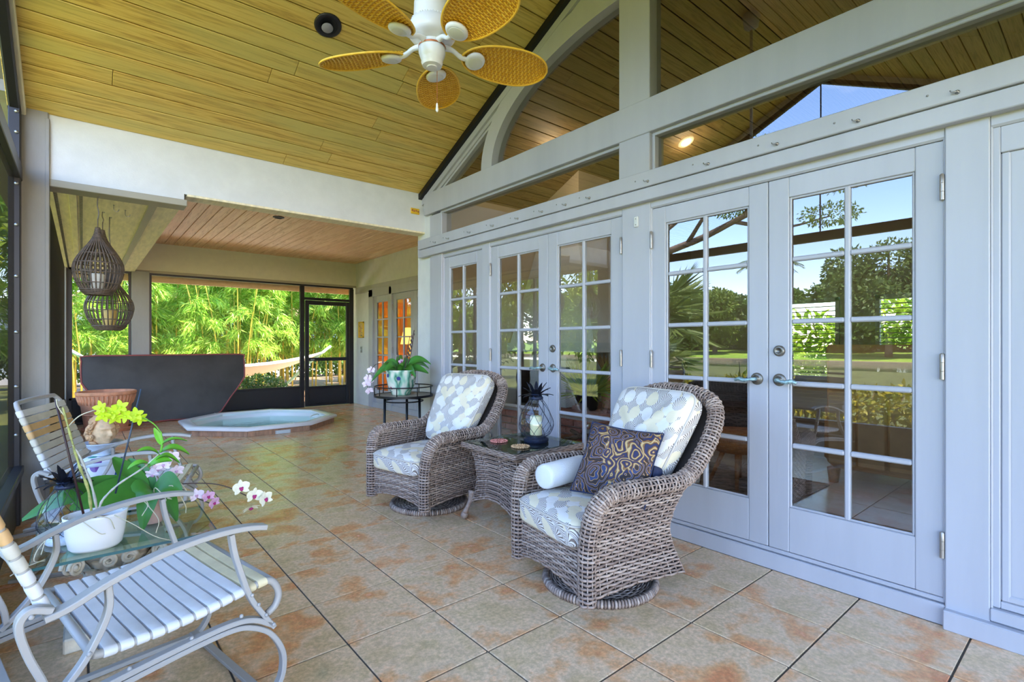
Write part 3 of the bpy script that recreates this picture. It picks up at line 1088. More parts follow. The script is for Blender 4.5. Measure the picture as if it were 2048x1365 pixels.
leaf('door_5', 'plain blank grey panel beyond the near door post', 2.907, -.322, .668, z0=.142, h=2.0, st=.028, solid=True, lift=.03)
# doors of the room beside the hot tub
wf = thing('trim_3', 'grey door casing around the french doors by the hot tub', 'trim', (0, 0, 0), kind='structure')
for nm, y0, y1, z0, z1 in (('casing', 9.40, 9.575, 0, 2.30), ('casing', 8.60, 8.70, 0, 2.30), ('casing', 7.0, 7.06, 0, 2.30), ('head_casing', 7.0, 9.575, 2.16, 2.32), ('threshold', 7.0, 9.575, 0, .10)):
    mk(nm, MB().box(4.335 if nm != 'threshold' else 4.345, 4.45, y0, y1, z0, z1, .004), M['paint'], wf)
leaf('window_6', 'ten-pane sidelight glowing amber by the hot tub', 4.37, 8.70, .70, z0=.10, h=2.06, st=.11, cat='window')
leaf('door_6', 'french door leaf behind the plant stand, next to the amber sidelight', 4.37, 7.83, .77, z0=.10, h=2.06, hinge='hi')
leaf('door_7', 'french door leaf half hidden behind the white stucco pier', 4.37, 7.06, .77, z0=.10, h=2.06)
# small fittings on the walls
pl = thing('door_contact', 'small white alarm contact on the middle door post', 'sensor', (2.893, 2.12, 2.07))
mk('cover_plate', MB().box(-.012, .0, -.016, .016, -.035, .035, .003), M['white'], pl)
for z in (.02, -.02): mk('screw', MB().ball((-.013, 0, z), .004, 6, 4), M['hinge'], pl)

# ================================================================== outdoors
M['lawn'] = simple('lawn_green', (100, 104, 50), 0.9, var=.22, vscale=1.2, bump=.5, bscale=30)
M['far_lawn_lit'] = simple('far_lawn_sunlit_green', (150, 182, 70), .9, var=.12, vscale=.3)  # sunlit brightness put into the colour, brighter than the near lawn
M['mulch'] = simple('mulch_litter', (156, 124, 96), 0.9, var=.4, vscale=14, bump=.8, bscale=40)
M['pond'] = simple('pond_water', (96, 110, 70), 0.08, spec=.6)
M['bank'] = simple('pond_bank', (170, 150, 120), 0.9, var=.2)
M['paving'] = simple('pale_paving', (176, 170, 160), 0.8, var=.06)
M['bark'] = simple('bark', (104, 88, 72), 0.9, var=.25, vscale=12, bump=.5, bscale=25)
M['culm'] = simple('bamboo_culm', (206, 180, 70), 0.45, var=.22, vscale=3, vec=(3, 3, .6), rand=20)
M['bamboo_leaf'] = leafy('bamboo_leaf', (118, 176, 44), (206, 228, 104), .5)
M['oak_leaf'] = leafy('oak_leaf', (92, 118, 46), (150, 170, 80), .3)
M['dark_leaf'] = leafy('dark_leaf', (66, 104, 38), (122, 154, 66), .3)
M['pine_leaf'] = leafy('pine_leaf', (86, 114, 58), (136, 156, 90), .3)
M['bright_leaf'] = leafy('bright_leaf', (110, 150, 34), (178, 196, 60), .4)
M['croton'] = leafy('hedge_leaf', (112, 132, 32), (212, 196, 66), .35)
M['frond'] = leafy('palm_frond', (84, 110, 50), (140, 158, 84), .3)
M['green_pole'] = simple('green_painted_steel', (150, 196, 170), 0.4)
M['hammock'] = simple('white_hammock_cloth', (240, 236, 226), 0.9)
M['eave'] = simple('eave_boards', (226, 200, 164), 0.7, var=.05)

nrg = np.random.default_rng(5)
def leaf_mesh(name, pos, dr, ln, wd, mat):
    """many small leaves, each a folded four-point blade"""
    n = len(pos)
    dr = dr / np.maximum(np.linalg.norm(dr, axis=1, keepdims=True), 1e-9)
    up_ = nrg.normal(size=(n, 3))
    sd_ = np.cross(dr, up_)
    sd_ /= np.maximum(np.linalg.norm(sd_, axis=1, keepdims=True), 1e-9)
    nn = np.cross(sd_, dr)
    ln = np.asarray(ln).reshape(-1, 1) * np.ones((n, 1))
    wd = np.asarray(wd).reshape(-1, 1) * np.ones((n, 1))
    v = np.empty((n, 4, 3), dtype=np.float32)
    v[:, 0] = pos
    v[:, 1] = pos + dr * ln * .42 + sd_ * wd * .5 + nn * wd * .15
    v[:, 2] = pos + dr * ln
    v[:, 3] = pos + dr * ln * .42 - sd_ * wd * .5 + nn * wd * .15
    me = bpy.data.meshes.new(name)
    me.vertices.add(4 * n)
    me.vertices.foreach_set('co', v.ravel())
    me.loops.add(4 * n)
    me.loops.foreach_set('vertex_index', np.arange(4 * n, dtype=np.int32))
    me.polygons.add(n)
    me.polygons.foreach_set('loop_start', np.arange(0, 4 * n, 4, dtype=np.int32))
    me.polygons.foreach_set('loop_total', np.full(n, 4, dtype=np.int32))
    me.update(calc_edges=True)
    me.materials.append(mat)
    return me
def blob(n, c, r, shell=.55):
    d = nrg.normal(size=(n, 3))
    d /= np.linalg.norm(d, axis=1, keepdims=True)
    q = shell + (1 - shell) * nrg.random((n, 1))
    return np.array(c) + d * q * np.array(r), d
def foliage(name, blobs, per, ln, wd, mat, parent, droop=.3):
    P, D = [], []
    for c, r in blobs:
        p, d = blob(per, c, r)
        d = d + nrg.normal(size=d.shape) * .7
        d[:, 2] -= droop
        P.append(p)
        D.append(d)
    P, D = np.concatenate(P), np.concatenate(D)
    k = nrg.uniform(.7, 1.3, len(P))
    return stuff(link(name, leaf_mesh(name, P, D, ln * k, wd * k, mat), parent))

# ground
gr = struct('ground_lawn', MB().box(-24, -0.44, -40, 60, -.30, -.13), M['lawn'], 'mown lawn between the porch and the pond', 'lawn')
struct('ground_bank', MB().box(-25.2, -24, -60, 80, -.6, -.2).box(-42, -40.5, -60, 80, -.6, -.16), M['bank'], 'sandy edge of the pond', 'bank')
struct('water_pond', MB().box(-41, -25, -60, 80, -.7, -.42), M['pond'], 'still green pond beyond the lawn', 'pond')
struct('ground_far', MB().prism([(-160, 3.0), (-60, .7), (-42, -.14), (-42, -.7), (-160, -.7)], 1, -90, 120), M['far_lawn_lit'], 'far lawn rising beyond the pond', 'lawn')
struct('ground_garden', MB().box(-0.44, 40, 10.42, 22.5, -.30, -.09), M['mulch'], 'mulched garden bed below the bamboo', 'ground')
struct('path_garden', MB().box(-6, 30, 22.5, 27.5, -.28, -.06).box(-.43, 12, 10.42, 11.0, -.26, -.07), M['paving'], 'pale paving past the bamboo', 'paving')
struct('ground_house', MB().box(4.4, 40, -40, 10.42, -.30, -.14), M['lawn'], 'garden ground on the far side of the house', 'lawn')
struct('trim_4', MB().box(-.75, 8.6, 11.0, 11.05, 2.33, 2.46).box(-.75, 8.6, 10.42, 11.02, 2.44, 2.47), M['eave'], 'beige eave boards just outside the far screen', 'eave')

# bamboo clumps beyond the far screen
def bamboo(x, y, n, label, seed, spread=.85, leaves=26000):
    rr = random.Random(seed)
    t = thing('bamboo_clump', label, 'bamboo', (x, y, -.1), group='bamboo beyond the screen')
    P, D = [], []
    for i in range(n):
        a, q = rr.uniform(0, 2 * PI), spread * math.sqrt(rr.random())
        bx_, by_ = math.cos(a) * q, math.sin(a) * q * .8
        h = rr.uniform(4.6, 6.4)
        lean = rr.uniform(.15, .9)
        la = a + rr.uniform(-.8, .8)
        pts = []
        for s in range(9):
            u = s / 8
            pts.append((bx_ + math.cos(la) * lean * u * u * 1.6, by_ + math.sin(la) * lean * u * u * 1.6, h * u - .25 * lean * u ** 4))
        r0 = rr.uniform(.015, .027)
        mb = MB().tube(pts, [r0 * (1 - .75 * s / 8) for s in range(9)], 6)
        for s in range(1, 14):
            u = s / 16
            k = min(7, int(u * 8))
            f = u * 8 - k
            c = Vector(pts[k]).lerp(Vector(pts[k + 1]), f)
            mb.lathe([(r0 * (1 - .75 * u) * 1.25, -.006), (r0 * (1 - .75 * u) * 1.25, .006)], 6, c=c)
        mk('culm', mb, M['culm'], t, True)
        for s in range(14):
            u = rr.uniform(.22, 1.0)
            k = min(7, int(u * 8))
            c = Vector(pts[k]).lerp(Vector(pts[k + 1]), u * 8 - k)
            ba = rr.uniform(0, 2 * PI)
            bl = rr.uniform(.35, 1.0) * (1.1 - .3 * u)
            m = max(10, leaves // (n * 14))
            q2 = nrg.random(m) ** .7
            p = np.stack([c.x + math.cos(ba) * bl * q2, c.y + math.sin(ba) * bl * q2, c.z + .22 * q2 - .62 * q2 ** 2 * bl], 1) + nrg.normal(size=(m, 3)) * .06
            d = np.stack([np.full(m, math.cos(ba)), np.full(m, math.sin(ba)), -.25 - 1.0 * q2], 1) + nrg.normal(size=(m, 3)) * .55
            P.append(p)
            D.append(d)
    P, D = np.concatenate(P), np.concatenate(D)
    k = nrg.uniform(.7, 1.35, len(P))
    stuff(link('foliage', leaf_mesh('foliage', P, D, .19 * k, .024 * k, M['bamboo_leaf']), t))
for i, (x, y, n, lab) in enumerate((
        (-1.6, 15.2, 10, 'bamboo clump at the edge of view beside the big corner post'), (0.1, 14.6, 12, 'bamboo clump with orange culms behind the hanging cages'),
        (1.5, 15.4, 12, 'bamboo clump right above the left part of the leaning spa cover'), (3.0, 14.6, 13, 'bamboo clump above the middle of the leaning spa cover'),
        (4.7, 15.5, 13, 'bamboo clump above the right end of the leaning spa cover'), (6.2, 14.8, 13, 'bamboo clump behind the low round shrub'),
        (7.7, 14.2, 13, 'bamboo clump with thick yellow culms seen through the screen door'), (9.3, 15.4, 12, 'bamboo clump just past the screen door jamb'),
        (0.8, 17.6, 10, 'rear bamboo clump seen between the hanging cages and the grey post'), (3.9, 17.8, 10, 'rear bamboo clump above the leaning spa cover'),
        (7.0, 17.6, 10, 'rear bamboo clump behind the hammock'),
        (2.3, 18.8, 11, 'rearmost bamboo clump above the spa cover middle'), (5.5, 19.0, 11, 'rearmost bamboo clump behind the low round shrub'), (9.2, 18.6, 11, 'rearmost bamboo clump seen through the screen door'))):
    bamboo(x, y, n, lab, 40 + i)

# low shrub below the hammock
sh = thing('round_shrub', 'low round clipped shrub just outside the far kickplate', 'shrub', (2.85, 11.75, -.1))
mb = MB()
for i in range(9):
    a = i * 2.4
    mb.tube([(.05 * math.cos(a), .05 * math.sin(a), 0), (.2 * math.cos(a), .2 * math.sin(a), .25), (.34 * math.cos(a), .34 * math.sin(a), .48)], [.012, .009, .004], 5)
mk('stems', mb, M['bark'], sh, True)
foliage('foliage', [((-.3, 0, .38), (.34, .3, .24)), ((.25, .05, .42), (.36, .3, .26)), ((0, 0, .5), (.4, .3, .2))], 900, .05, .03, M['dark_leaf'], sh, .0)

# hammock on a bowed green stand
hs = thing('hammock_stand', 'green painted tube stand carrying the white hammock', 'stand', (2.28, 12.9, -.1))
pts = spline([(-2.55, 0, 1.28), (-2.0, 0, .86), (-1.1, 0, .12), (0, 0, .05), (1.1, 0, .12), (2.0, 0, .86), (2.55, 0, 1.28)], 6)
mk('bow_tube', MB().tube(pts, .035, 8), M['green_pole'], hs, True)
for x in (-1.1, 1.1):
    mk('cross_foot', MB().tube([(x, -.6, .04), (x, .6, .04)], .035, 8), M['green_pole'], hs, True)
hm = MB().grid(lambda u, v: Vector(((u - .5) * 4.7, (v - .5) * (1.15 * math.sin(PI * min(max(u, .03), .97)) ** .5), .55 + .58 * (2 * u - 1) ** 2 + .28 * (2 * v - 1) ** 2 * math.sin(PI * u))), 40, 10)
ho = thing('hammock', 'white cloth hammock slung outside below the bamboo', 'hammock', (2.28, 12.9, -.1))
mk('cloth', hm, M['hammock'], ho, True)
mb = MB()
for e, px in ((-2.35, -2.52), (2.35, 2.52)):
    for k in range(5):
        mb.tube([(e, (k - 2) * .05, 1.13), (px, 0, 1.25)], .006, 4)
mk('ropes', mb, M['hammock'], ho)

# dark hedge closing the garden behind the bamboo
bh = thing('boundary_hedge', 'tall dark green hedge closing the garden behind the bamboo culms', 'hedge', (4.0, 21.2, -.1))
q = random.Random(8)
mb = MB()
for k in range(22):
    x = -8.4 + k * .8
    mb.tube([(x, 0, 0), (x + q.uniform(-.2, .2), 0, .9), (x + q.uniform(-.3, .3), 0, 1.7)], [.03, .02, .01], 5)
mk('stems', mb, M['bark'], bh, True)
foliage('foliage', [((-8.6 + k * .42, q.uniform(-.2, .2), q.uniform(.4, 1.35)), (.7, .55, .6)) for k in range(42)], 420, .16, .09, M['dark_leaf'], bh)
# pale neighbour wall glimpsed behind the bamboo
M['neighbour'] = simple('neighbour_render', (206, 214, 224), .8)
nb = thing('neighbour_house', 'pale neighbouring house glimpsed through the bamboo culms', 'house', (6, 30, -.2))
mk('wall', MB().box(-9, 9, 0, 6, 0, 3.0), M['neighbour'], nb)
mk('roof', MB().prism([(-9.6, 2.9), (9.6, 2.9), (0, 5.2)], 1, -.5, 6.5), M['mulch'], nb)
mk('window', MB().box(-3, -1, -.03, .05, 1, 2.1), M['pond'], nb)
mk('window', MB().box(2, 4, -.03, .05, 1, 2.1), M['pond'], nb)

# trees and hedges mirrored in the door panes
def tree(name, label, x, y, h, crowns, mat, per=1500, ln=.35, wd=.16, tr=.25, bend=0.0, z=-.15):
    t = thing(name, label, 'tree', (x, y, z))
    mb = MB()
    tp = spline([(0, 0, 0), (bend * .3, 0, h * .3), (bend, bend * .4, h * .62), (bend * 1.1, bend * .5, h * .9)], 5)
    mb.tube(tp, [tr * (1 - .75 * i / (len(tp) - 1)) for i in range(len(tp))], 8)
    for c, r in crowns:
        st_ = tp[int(len(tp) * .55)]
        mid = st_.lerp(Vector(c), .5) + Vector((0, 0, -.1 * h * .3))
        mb.tube(spline([st_, mid, Vector(c)], 5), [tr * .42 * (1 - .8 * i / 10) for i in range(11)], 6)
    mk('trunk', mb, M['bark'], t, True)
    foliage('crown', crowns, per, ln, wd, mat, t)
    return t
R2 = random.Random(3)
def crownset(w_, h0, h1, n, seed):
    q = random.Random(seed)
    out = []
    for i in range(n):
        a = q.uniform(0, 2 * PI)
        rr = w_ * math.sqrt(q.random()) * .62
        out.append(((math.cos(a) * rr, math.sin(a) * rr, q.uniform(h0, h1)), (w_ * q.uniform(.32, .5), w_ * q.uniform(.32, .5), (h1 - h0) * q.uniform(.28, .42))))
    return out
far = (( -47, 40, 8.0, 5.0, 'dark_leaf', 'dark round tree on the far bank, mirrored lowest in the left leaf panes'),
       ( -46, 34, 8.5, 5.2, 'dark_leaf', 'dark dense tree on the far bank beside the pale reeds'),
       ( -48, 29, 6.5, 4.5, 'oak_leaf', 'low olive tree on the far bank'),
       ( -50, 22, 6.5, 4.6, 'dark_leaf', 'dark tree on the far bank behind the coconut palm'),
       ( -46, 12.5, 9.8, 5.2, 'pine_leaf', 'tall spreading pine on the far bank'),
       ( -47, 6.5, 9.2, 5.0, 'pine_leaf', 'second tall pine on the far bank, nearer the viewer'),
       ( -49, 1, 7.5, 5.0, 'dark_leaf', 'dark tree on the far bank opposite the blank end panel'),
       ( -52, 48, 9.0, 6.0, 'oak_leaf', 'wide olive tree at the distant end of the bank'),
       ( -50, 58, 9.5, 6.5, 'dark_leaf', 'wide dark tree at the most distant end of the bank'),
       ( -52, -4, 9.0, 6.0, 'oak_leaf', 'olive tree on the far bank behind the viewer'))
for i, (x, y, h, w_, mt, lab) in enumerate(far):
    tree('far_tree', lab, x, y, h, crownset(w_, h * .35, h * .9, 9, 60 + i), M[mt], 1400, .36, .20, .3, z=.1)
ORD = 'first second third fourth fifth sixth seventh eighth ninth tenth eleventh twelfth thirteenth fourteenth fifteenth sixteenth seventeenth eighteenth nineteenth twentieth twenty-first twenty-second'.split()
for k in range(22):
    y = -22 + k * 4.6 + R2.uniform(-1, 1)
    x = -56 + R2.uniform(-3, 3) + (0 if y < 50 else (y - 50) * 1.2)
    h = R2.uniform(5.5, 8.0)
    t_ = tree('far_tree', 'leafy tree in the dense dark row at the back of the far bank', x, y, h, crownset(5.2, h * .12, h * .88, 9, 300 + k), M[R2.choice(('dark_leaf', 'oak_leaf', 'pine_leaf'))], 800, .50, .30, .3, z=.3)
    t_['label'] = '%s leafy tree from the viewer in the dark row behind the far bank' % ORD[k]
    t_['group'] = 'dense row of trees behind the far bank'
# big oak reaching over the lawn
oak = thing('live_oak', 'big live oak whose bare branches hang over the lawn', 'tree', (-10.5, 12.6, -.15))
br = [spline([(0, 0, 0), (.1, .1, 1.6), (0, 0, 3.2), (-.2, .3, 5)], 5), spline([(0, 0, 3.0), (.4, -1.6, 4.4), (.3, -3.6, 5.0), (.6, -5.6, 5.5), (.3, -7.6, 5.9)], 5), spline([(.35, -3.0, 4.9), (.8, -4.2, 5.9), (.6, -5.6, 6.9)], 5),
      spline([(.5, -4.6, 5.3), (.2, -6.0, 4.9), (.4, -7.4, 4.95)], 5), spline([(0, 0, 3.8), (1.6, .8, 5.2), (2.6, 1.6, 6.2)], 5), spline([(.5, -5.0, 5.4), (1.0, -6.2, 6.3), (.8, -8.2, 6.8)], 5), spline([(0, 0, 4.4), (-1, -2, 6.2), (-1.2, -4.6, 7.6)], 5)]
mb = MB()
for k, b_ in enumerate(br):
    r0 = (.34, .17, .08, .07, .13, .06, .12)[k]
    mb.tube(b_, [r0 * (1 - .75 * i / (len(b_) - 1)) for i in range(len(b_))], 7)
mk('trunk', mb, M['bark'], oak, True)
ends = [((.3, -7.6, 6.0), (.9, .9, .35)), ((.6, -5.6, 7.0), (.9, .8, .4)), ((.4, -7.4, 5.0), (.8, .8, .28)), ((.8, -8.3, 6.9), (.9, .9, .4)), ((.5, -4.8, 5.7), (.6, .8, .3)), ((2.6, 1.6, 6.4), (1.8, 1.8, 1.0)), ((0, .5, 6.2), (2.2, 1.8, 1.1)), ((-1.2, -4.6, 7.8), (1.4, 1.4, .7)), ((-.4, -2, 6.6), (1.2, 1.4, .5))]
foliage('crown', ends, 700, .10, .045, M['oak_leaf'], oak)
# palms
def palm(label, x, y, h, n, fl, mat, bend=.5, fan=False, tr=.16, z=-.15):
    t = thing('palm_tree', label, 'palm', (x, y, z))
    tp = spline([(0, 0, 0), (bend * .2, 0, h * .35), (bend * .6, .1, h * .7), (bend, .1, h)], 6)
    mk('trunk', MB().tube(tp, [tr * (1 - .35 * i / (len(tp) - 1)) for i in range(len(tp))], 8), M['bark'], t, True)
    c = tp[-1]
    P, D, Ln = [], [], []
    mb = MB()
    q = random.Random(int(x * 7 + y * 3))
    for i in range(n):
        a = 2 * PI * i / n + q.uniform(-.2, .2)
        el = q.uniform(-.35, 1.1)
        dv = Vector((math.cos(a) * math.cos(el), math.sin(a) * math.cos(el), math.sin(el)))
        pts = [c + dv * (fl * s / 8) + Vector((0, 0, -.42 * fl * (s / 8) ** 2)) for s in range(9)]
        if fan: pts = [c + dv * (fl * .55 * s / 8) for s in range(9)]
        mb.tube(pts, [.022 * (1 - .8 * s / 8) for s in range(9)], 4)
        if fan:
            sd_ = dv.cross(Vector((0, 0, 1))).normalized()
            for k in range(26):
                b = (k / 25 - .5) * 4.2
                P.append(tuple(pts[-1]))
                D.append(tuple(dv * math.cos(b) + sd_ * math.sin(b) + Vector((0, 0, -.15))))
                Ln.append(fl * .55)
        else:
            for s in range(2, 40):
                u = s / 40
                k = min(7, int(u * 8))
                p = pts[k].lerp(pts[k + 1], u * 8 - k)
                tg = (pts[k + 1] - pts[k]).normalized()
                sd_ = tg.cross(Vector((0, 0, 1))).normalized()
                for sg in (-1, 1):
                    P.append(tuple(p))
                    D.append(tuple(sd_ * sg + tg * .6 + Vector((0, 0, -.45))))
                    Ln.append(fl * .30 * (1 - .6 * u))
    mk('stalks', mb, M['frond'], t, True)
    stuff(link('fronds', leaf_mesh('fronds', np.array(P), np.array(D), np.array(Ln), np.full(len(P), .07 if fan else .05), M['frond']), t))
palm('tall coconut palm standing on the far bank before the pines', -38.5, 18.6, 8.2, 16, 2.6, 'frond', .8, tr=.18, z=-.1)
palm('fan palm with stiff pleated fronds near the porch corner', -5.6, 7.6, 1.9, 22, 1.7, 'frond', .1, True, .14)
palm('young fan palm low beside the lawn', -8.5, 9.4, .7, 16, 1.3, 'frond', .0, True, .1)
# leafy growth beside the porch, mirrored in the far doors
for i, (x, y, h, w_, mt, lab) in enumerate(((-3.2, 10.4, 4.6, 1.8, 'bright_leaf', 'bright green tree close to the screened corner'), (-2.6, 14.0, 5.2, 2.1, 'bright_leaf', 'yellow-green tree beside the first bamboo clump'),
        (-5.4, 16.5, 6.0, 2.6, 'dark_leaf', 'dark leafy tree behind the screened corner'), (-7.6, 11.4, 4.8, 1.7, 'bright_leaf', 'pale green tree at the foot of the live oak'))):
    tree('garden_tree', lab, x, y, h, crownset(w_, h * .25, h * .92, 10, 90 + i), M[mt], 520, .17, .07, .10)
# hedge along the porch
hd = thing('croton_hedge', 'low yellow-green leafy hedge along the outside of the porch', 'hedge', (-2.4, 1.4, -.13))
q = random.Random(77)
mb = MB()
for k in range(26):
    y = -3.6 + k * .27
    mb.tube([(q.uniform(-.1, .1), y, 0), (q.uniform(-.2, .2), y + .05, .4), (q.uniform(-.25, .25), y, .72)], [.014, .010, .005], 5)
mk('stems', mb, M['bark'], hd, True)
foliage('foliage', [((q.uniform(-.12, .12), -3.5 + k * .3, q.uniform(.42, .56)), (.36, .32, q.uniform(.24, .34))) for k in range(24)], 260, .11, .05, M['croton'], hd, -.1)

# ================================================================== rooms behind the glass
M['room_wall'] = simple('room_wall', (202, 188, 168), .7)
M['room_floor'] = simple('room_floor', (196, 186, 176), .25, var=.08, vscale=2)
M['sofa'] = simple('tan_leather', (228, 178, 122), .5, var=.05, vscale=6, bump=.15, bscale=18)
M['honey'] = simple('honey_wood', (170, 104, 54), .4, var=.15, vscale=4, vec=(1, 8, 8))
M['brick'] = simple('brick_red', (176, 116, 100), .8, var=.15, vscale=20, rand=9)
M['terracotta'] = simple('terracotta', (216, 150, 114), .8, var=.10, vscale=9, bump=.15, bscale=40)
M['dark_wood'] = simple('dark_wood', (62, 44, 34), .4)
M['amber'] = simple('amber_wall', (200, 154, 84), .6)
M['rug'] = simple('patterned_rug', (128, 118, 112), .95, var=.3, vscale=12)
M['straw'] = leafy('dried_straw', (160, 112, 54), (204, 160, 90), .2)
M['mortar'] = simple('mortar', (190, 184, 176), .9)
struct('floor_room', MB().box(3.0, 8.4, -3.4, 5.0, -.02, .10), M['room_floor'], 'pale stone floor of the room behind the french doors', 'floor')
# wall with three windows
wv = thing('wall_far', 'room wall with shuttered windows seen through the french doors', 'wall', (8.2, 0, .1), kind='structure')
wins = ((-1.0, -.1), (1.55, 2.12), (2.55, 3.25))
edges = [-3.4] + [e for a in wins for e in a] + [5.0]
for a, b in zip(edges[::2], edges[1::2]):
    mk('wall_panel', MB().box(0, .15, a, b, 0, 4.4), M['room_wall'], wv)
for n_, (a, b) in enumerate(wins):
    mk('wall_panel', MB().box(0, .15, a, b, 0, .62).box(0, .15, a, b, 1.80, 4.4), M['room_wall'], wv)
    wn = thing('window_%d' % (7 + n_), ('room window with open blinds farthest from the fireplace', 'middle room window with open blinds behind the sofa', 'room window with open blinds nearest the fireplace')[n_], 'window', (8.2, (a + b) / 2, .1), kind='structure')
    w_ = (b - a) / 2
    mb = MB().box(-.03, .03, -w_, -w_ + .05, .62, 1.80).box(-.03, .03, w_ - .05, w_, .62, 1.80).box(-.03, .03, -w_, w_, .62, .67).box(-.03, .03, -w_, w_, 1.75, 1.80)
    mk('frame', mb, M['white'], wn)
    mk('pane', MB().box(.05, .055, -w_, w_, .62, 1.80), M['pane'], wn)
    sm_ = MB().box(-.028, .028, -w_ + .05, w_ - .05, -.002, .002).mesh('slat', M['soffit_trim'])
    for k in range(17): link('slat', sm_, wn, (-.01, 0, .70 + k * .065), (0, .15, 0))
struct('wall_room', MB().box(3.1, 8.4, 4.86, 5.0, 0, 4.4).box(3.0, 8.4, -3.5, -3.4, 0, 4.4), M['room_wall'], 'plain beige side walls of the main room', 'wall')
# fireplace
fp = thing('fireplace', 'white hooded fireplace on a raised brick hearth', 'fireplace', (4.75, 4.2, .10))
mk('hood', MB().prism([(-.75, 1.15), (.75, 1.15), (.75, 1.05), (-.75, 1.05)], 1, -.75, .65).add([(-.7, -.70, 1.15), (.7, -.70, 1.15), (.7, .65, 1.15), (-.7, .65, 1.15), (-.28, -.1, 2.3), (.28, -.1, 2.3), (.28, .65, 2.3), (-.28, .65, 2.3)], [(0, 1, 5, 4), (1, 2, 6, 5), (2, 3, 7, 6), (3, 0, 4, 7), (4, 5, 6, 7)]), M['white'], fp)
mk('flue', MB().box(-.28, .28, -.1, .65, 2.3, 3.4), M['room_wall'], fp)
mk('firebox', MB().box(-.6, -.45, -.2, .65, .42, 1.05).box(.45, .6, -.2, .65, .42, 1.05).box(-.6, .6, .4, .65, .42, 1.05), M['white'], fp)
mk('hearth_core', MB().box(-.98, .98, -.93, .65, 0, .40), M['mortar'], fp)
bk = MB().box(-.10, .10, -.05, .05, -.03, .03, .005).mesh('brick', M['brick'])
for r in range(5):
    for c in range(10):
        x = -.9 + c * .212 + (.106 if r % 2 else 0)
        if x < 1.0: link('brick', bk, fp, (x, -.94, .045 + r * .076))
    for c in range(7):
        link('brick', bk, fp, (-.98, -.82 + c * .212 + (.106 if r % 2 else 0), .045 + r * .076), (0, 0, PI / 2))
for r in range(9):
    for c in range(5):
        link('brick', bk, fp, (-.79 + c * .40, -.86 + r * .105, .405), (0, 0, 0))
def pot_profile(r0, r1, h, t=.02):
    return [(r0 * .9, 0), (r0, .01), (r1 * .95, h * .86), (r1 * 1.06, h * .87), (r1 * 1.06, h), (r1 * 1.06 - t, h), (r1 * .9, h * .8), (.0001, h * .78)]
pp = thing('spider_plant', 'spider plant in a dark bowl standing on the brick hearth', 'plant', (4.10, 3.62, .54))
mk('pot', MB().lathe(pot_profile(.09, .14, .19), 20), M['black'], pp, 40)
n_ = 260
a = nrg.uniform(0, 2 * PI, n_)
stuff(link('foliage', leaf_mesh('foliage', np.stack([.05 * np.cos(a), .05 * np.sin(a), np.full(n_, .19)], 1), np.stack([np.cos(a), np.sin(a), nrg.uniform(-.4, 2.2, n_)], 1), nrg.uniform(.2, .42, n_), np.full(n_, .022), M['bright_leaf']), pp))
dp = thing('dried_grass_urn', 'terracotta urn of dried grass on the brick hearth', 'urn', (4.44, 3.56, .54))
mk('urn', MB().lathe(pot_profile(.12, .16, .36), 20), M['terracotta'], dp, 40)
n_ = 300
a = nrg.uniform(0, 2 * PI, n_)
stuff(link('dried_grass', leaf_mesh('dried_grass', np.stack([.07 * np.cos(a), .07 * np.sin(a), np.full(n_, .34)], 1), np.stack([.5 * np.cos(a), .5 * np.sin(a), nrg.uniform(.8, 1.6, n_)], 1), nrg.uniform(.15, .30, n_), np.full(n_, .02), M['straw']), dp))
bw = thing('firewood_basket', 'brown woven basket on the floor in front of the hearth', 'basket', (3.66, 3.35, .10))
mk('bowl', MB().lathe([(.12, 0), (.17, .1), (.19, .24), (.175, .24), (.15, .1), (.0001, .03)], 20), M['honey'], bw, 40)
mk('kindling', MB().tube([(-.15, 0, .2), (.17, .05, .28)], .02, 6).tube([(-.1, .1, .22), (.12, -.1, .27)], .018, 6).tube([(0, -.15, .22), (.05, .15, .28)], .02, 6), M['bark'], bw, True)
# sofa seen from behind
sf = thing('sofa', 'tan quilted sofa seen from behind through the near french door', 'sofa', (4.78, .62, .10))
mk('back_frame', MB().box(-.08, .14, -.95, .95, .12, 1.06, .05), M['sofa'], sf, 40)
mk('top_roll', MB().tube([(.02, -.95, 1.06), (.02, .95, 1.06)], .075, 12), M['sofa'], sf, True)
for k in range(9):
    mk('quilt_panel', MB().box(-.105, -.07, -.93 + k * .207, -.93 + k * .207 + .203, .16, .74, .016), M['sofa'], sf, 40)
mk('upper_panel', MB().box(-.11, -.07, -.93, .93, .76, 1.02, .02), M['sofa'], sf, 40)
for y in (-1.0, .82): mk('arm', MB().box(.0, .95, y, y + .18, .12, .66, .06), M['sofa'], sf, 40)
mk('seat', MB().box(.14, .92, -.80, .82, .14, .44, .06), M['sofa'], sf, 40)
for x in (-.03, .88):
    for y in (-.9, .9): mk('foot', MB().lathe([(.035, 0), (.05, .12)], 10, c=(x, y, 0)), M['honey'], sf, True)
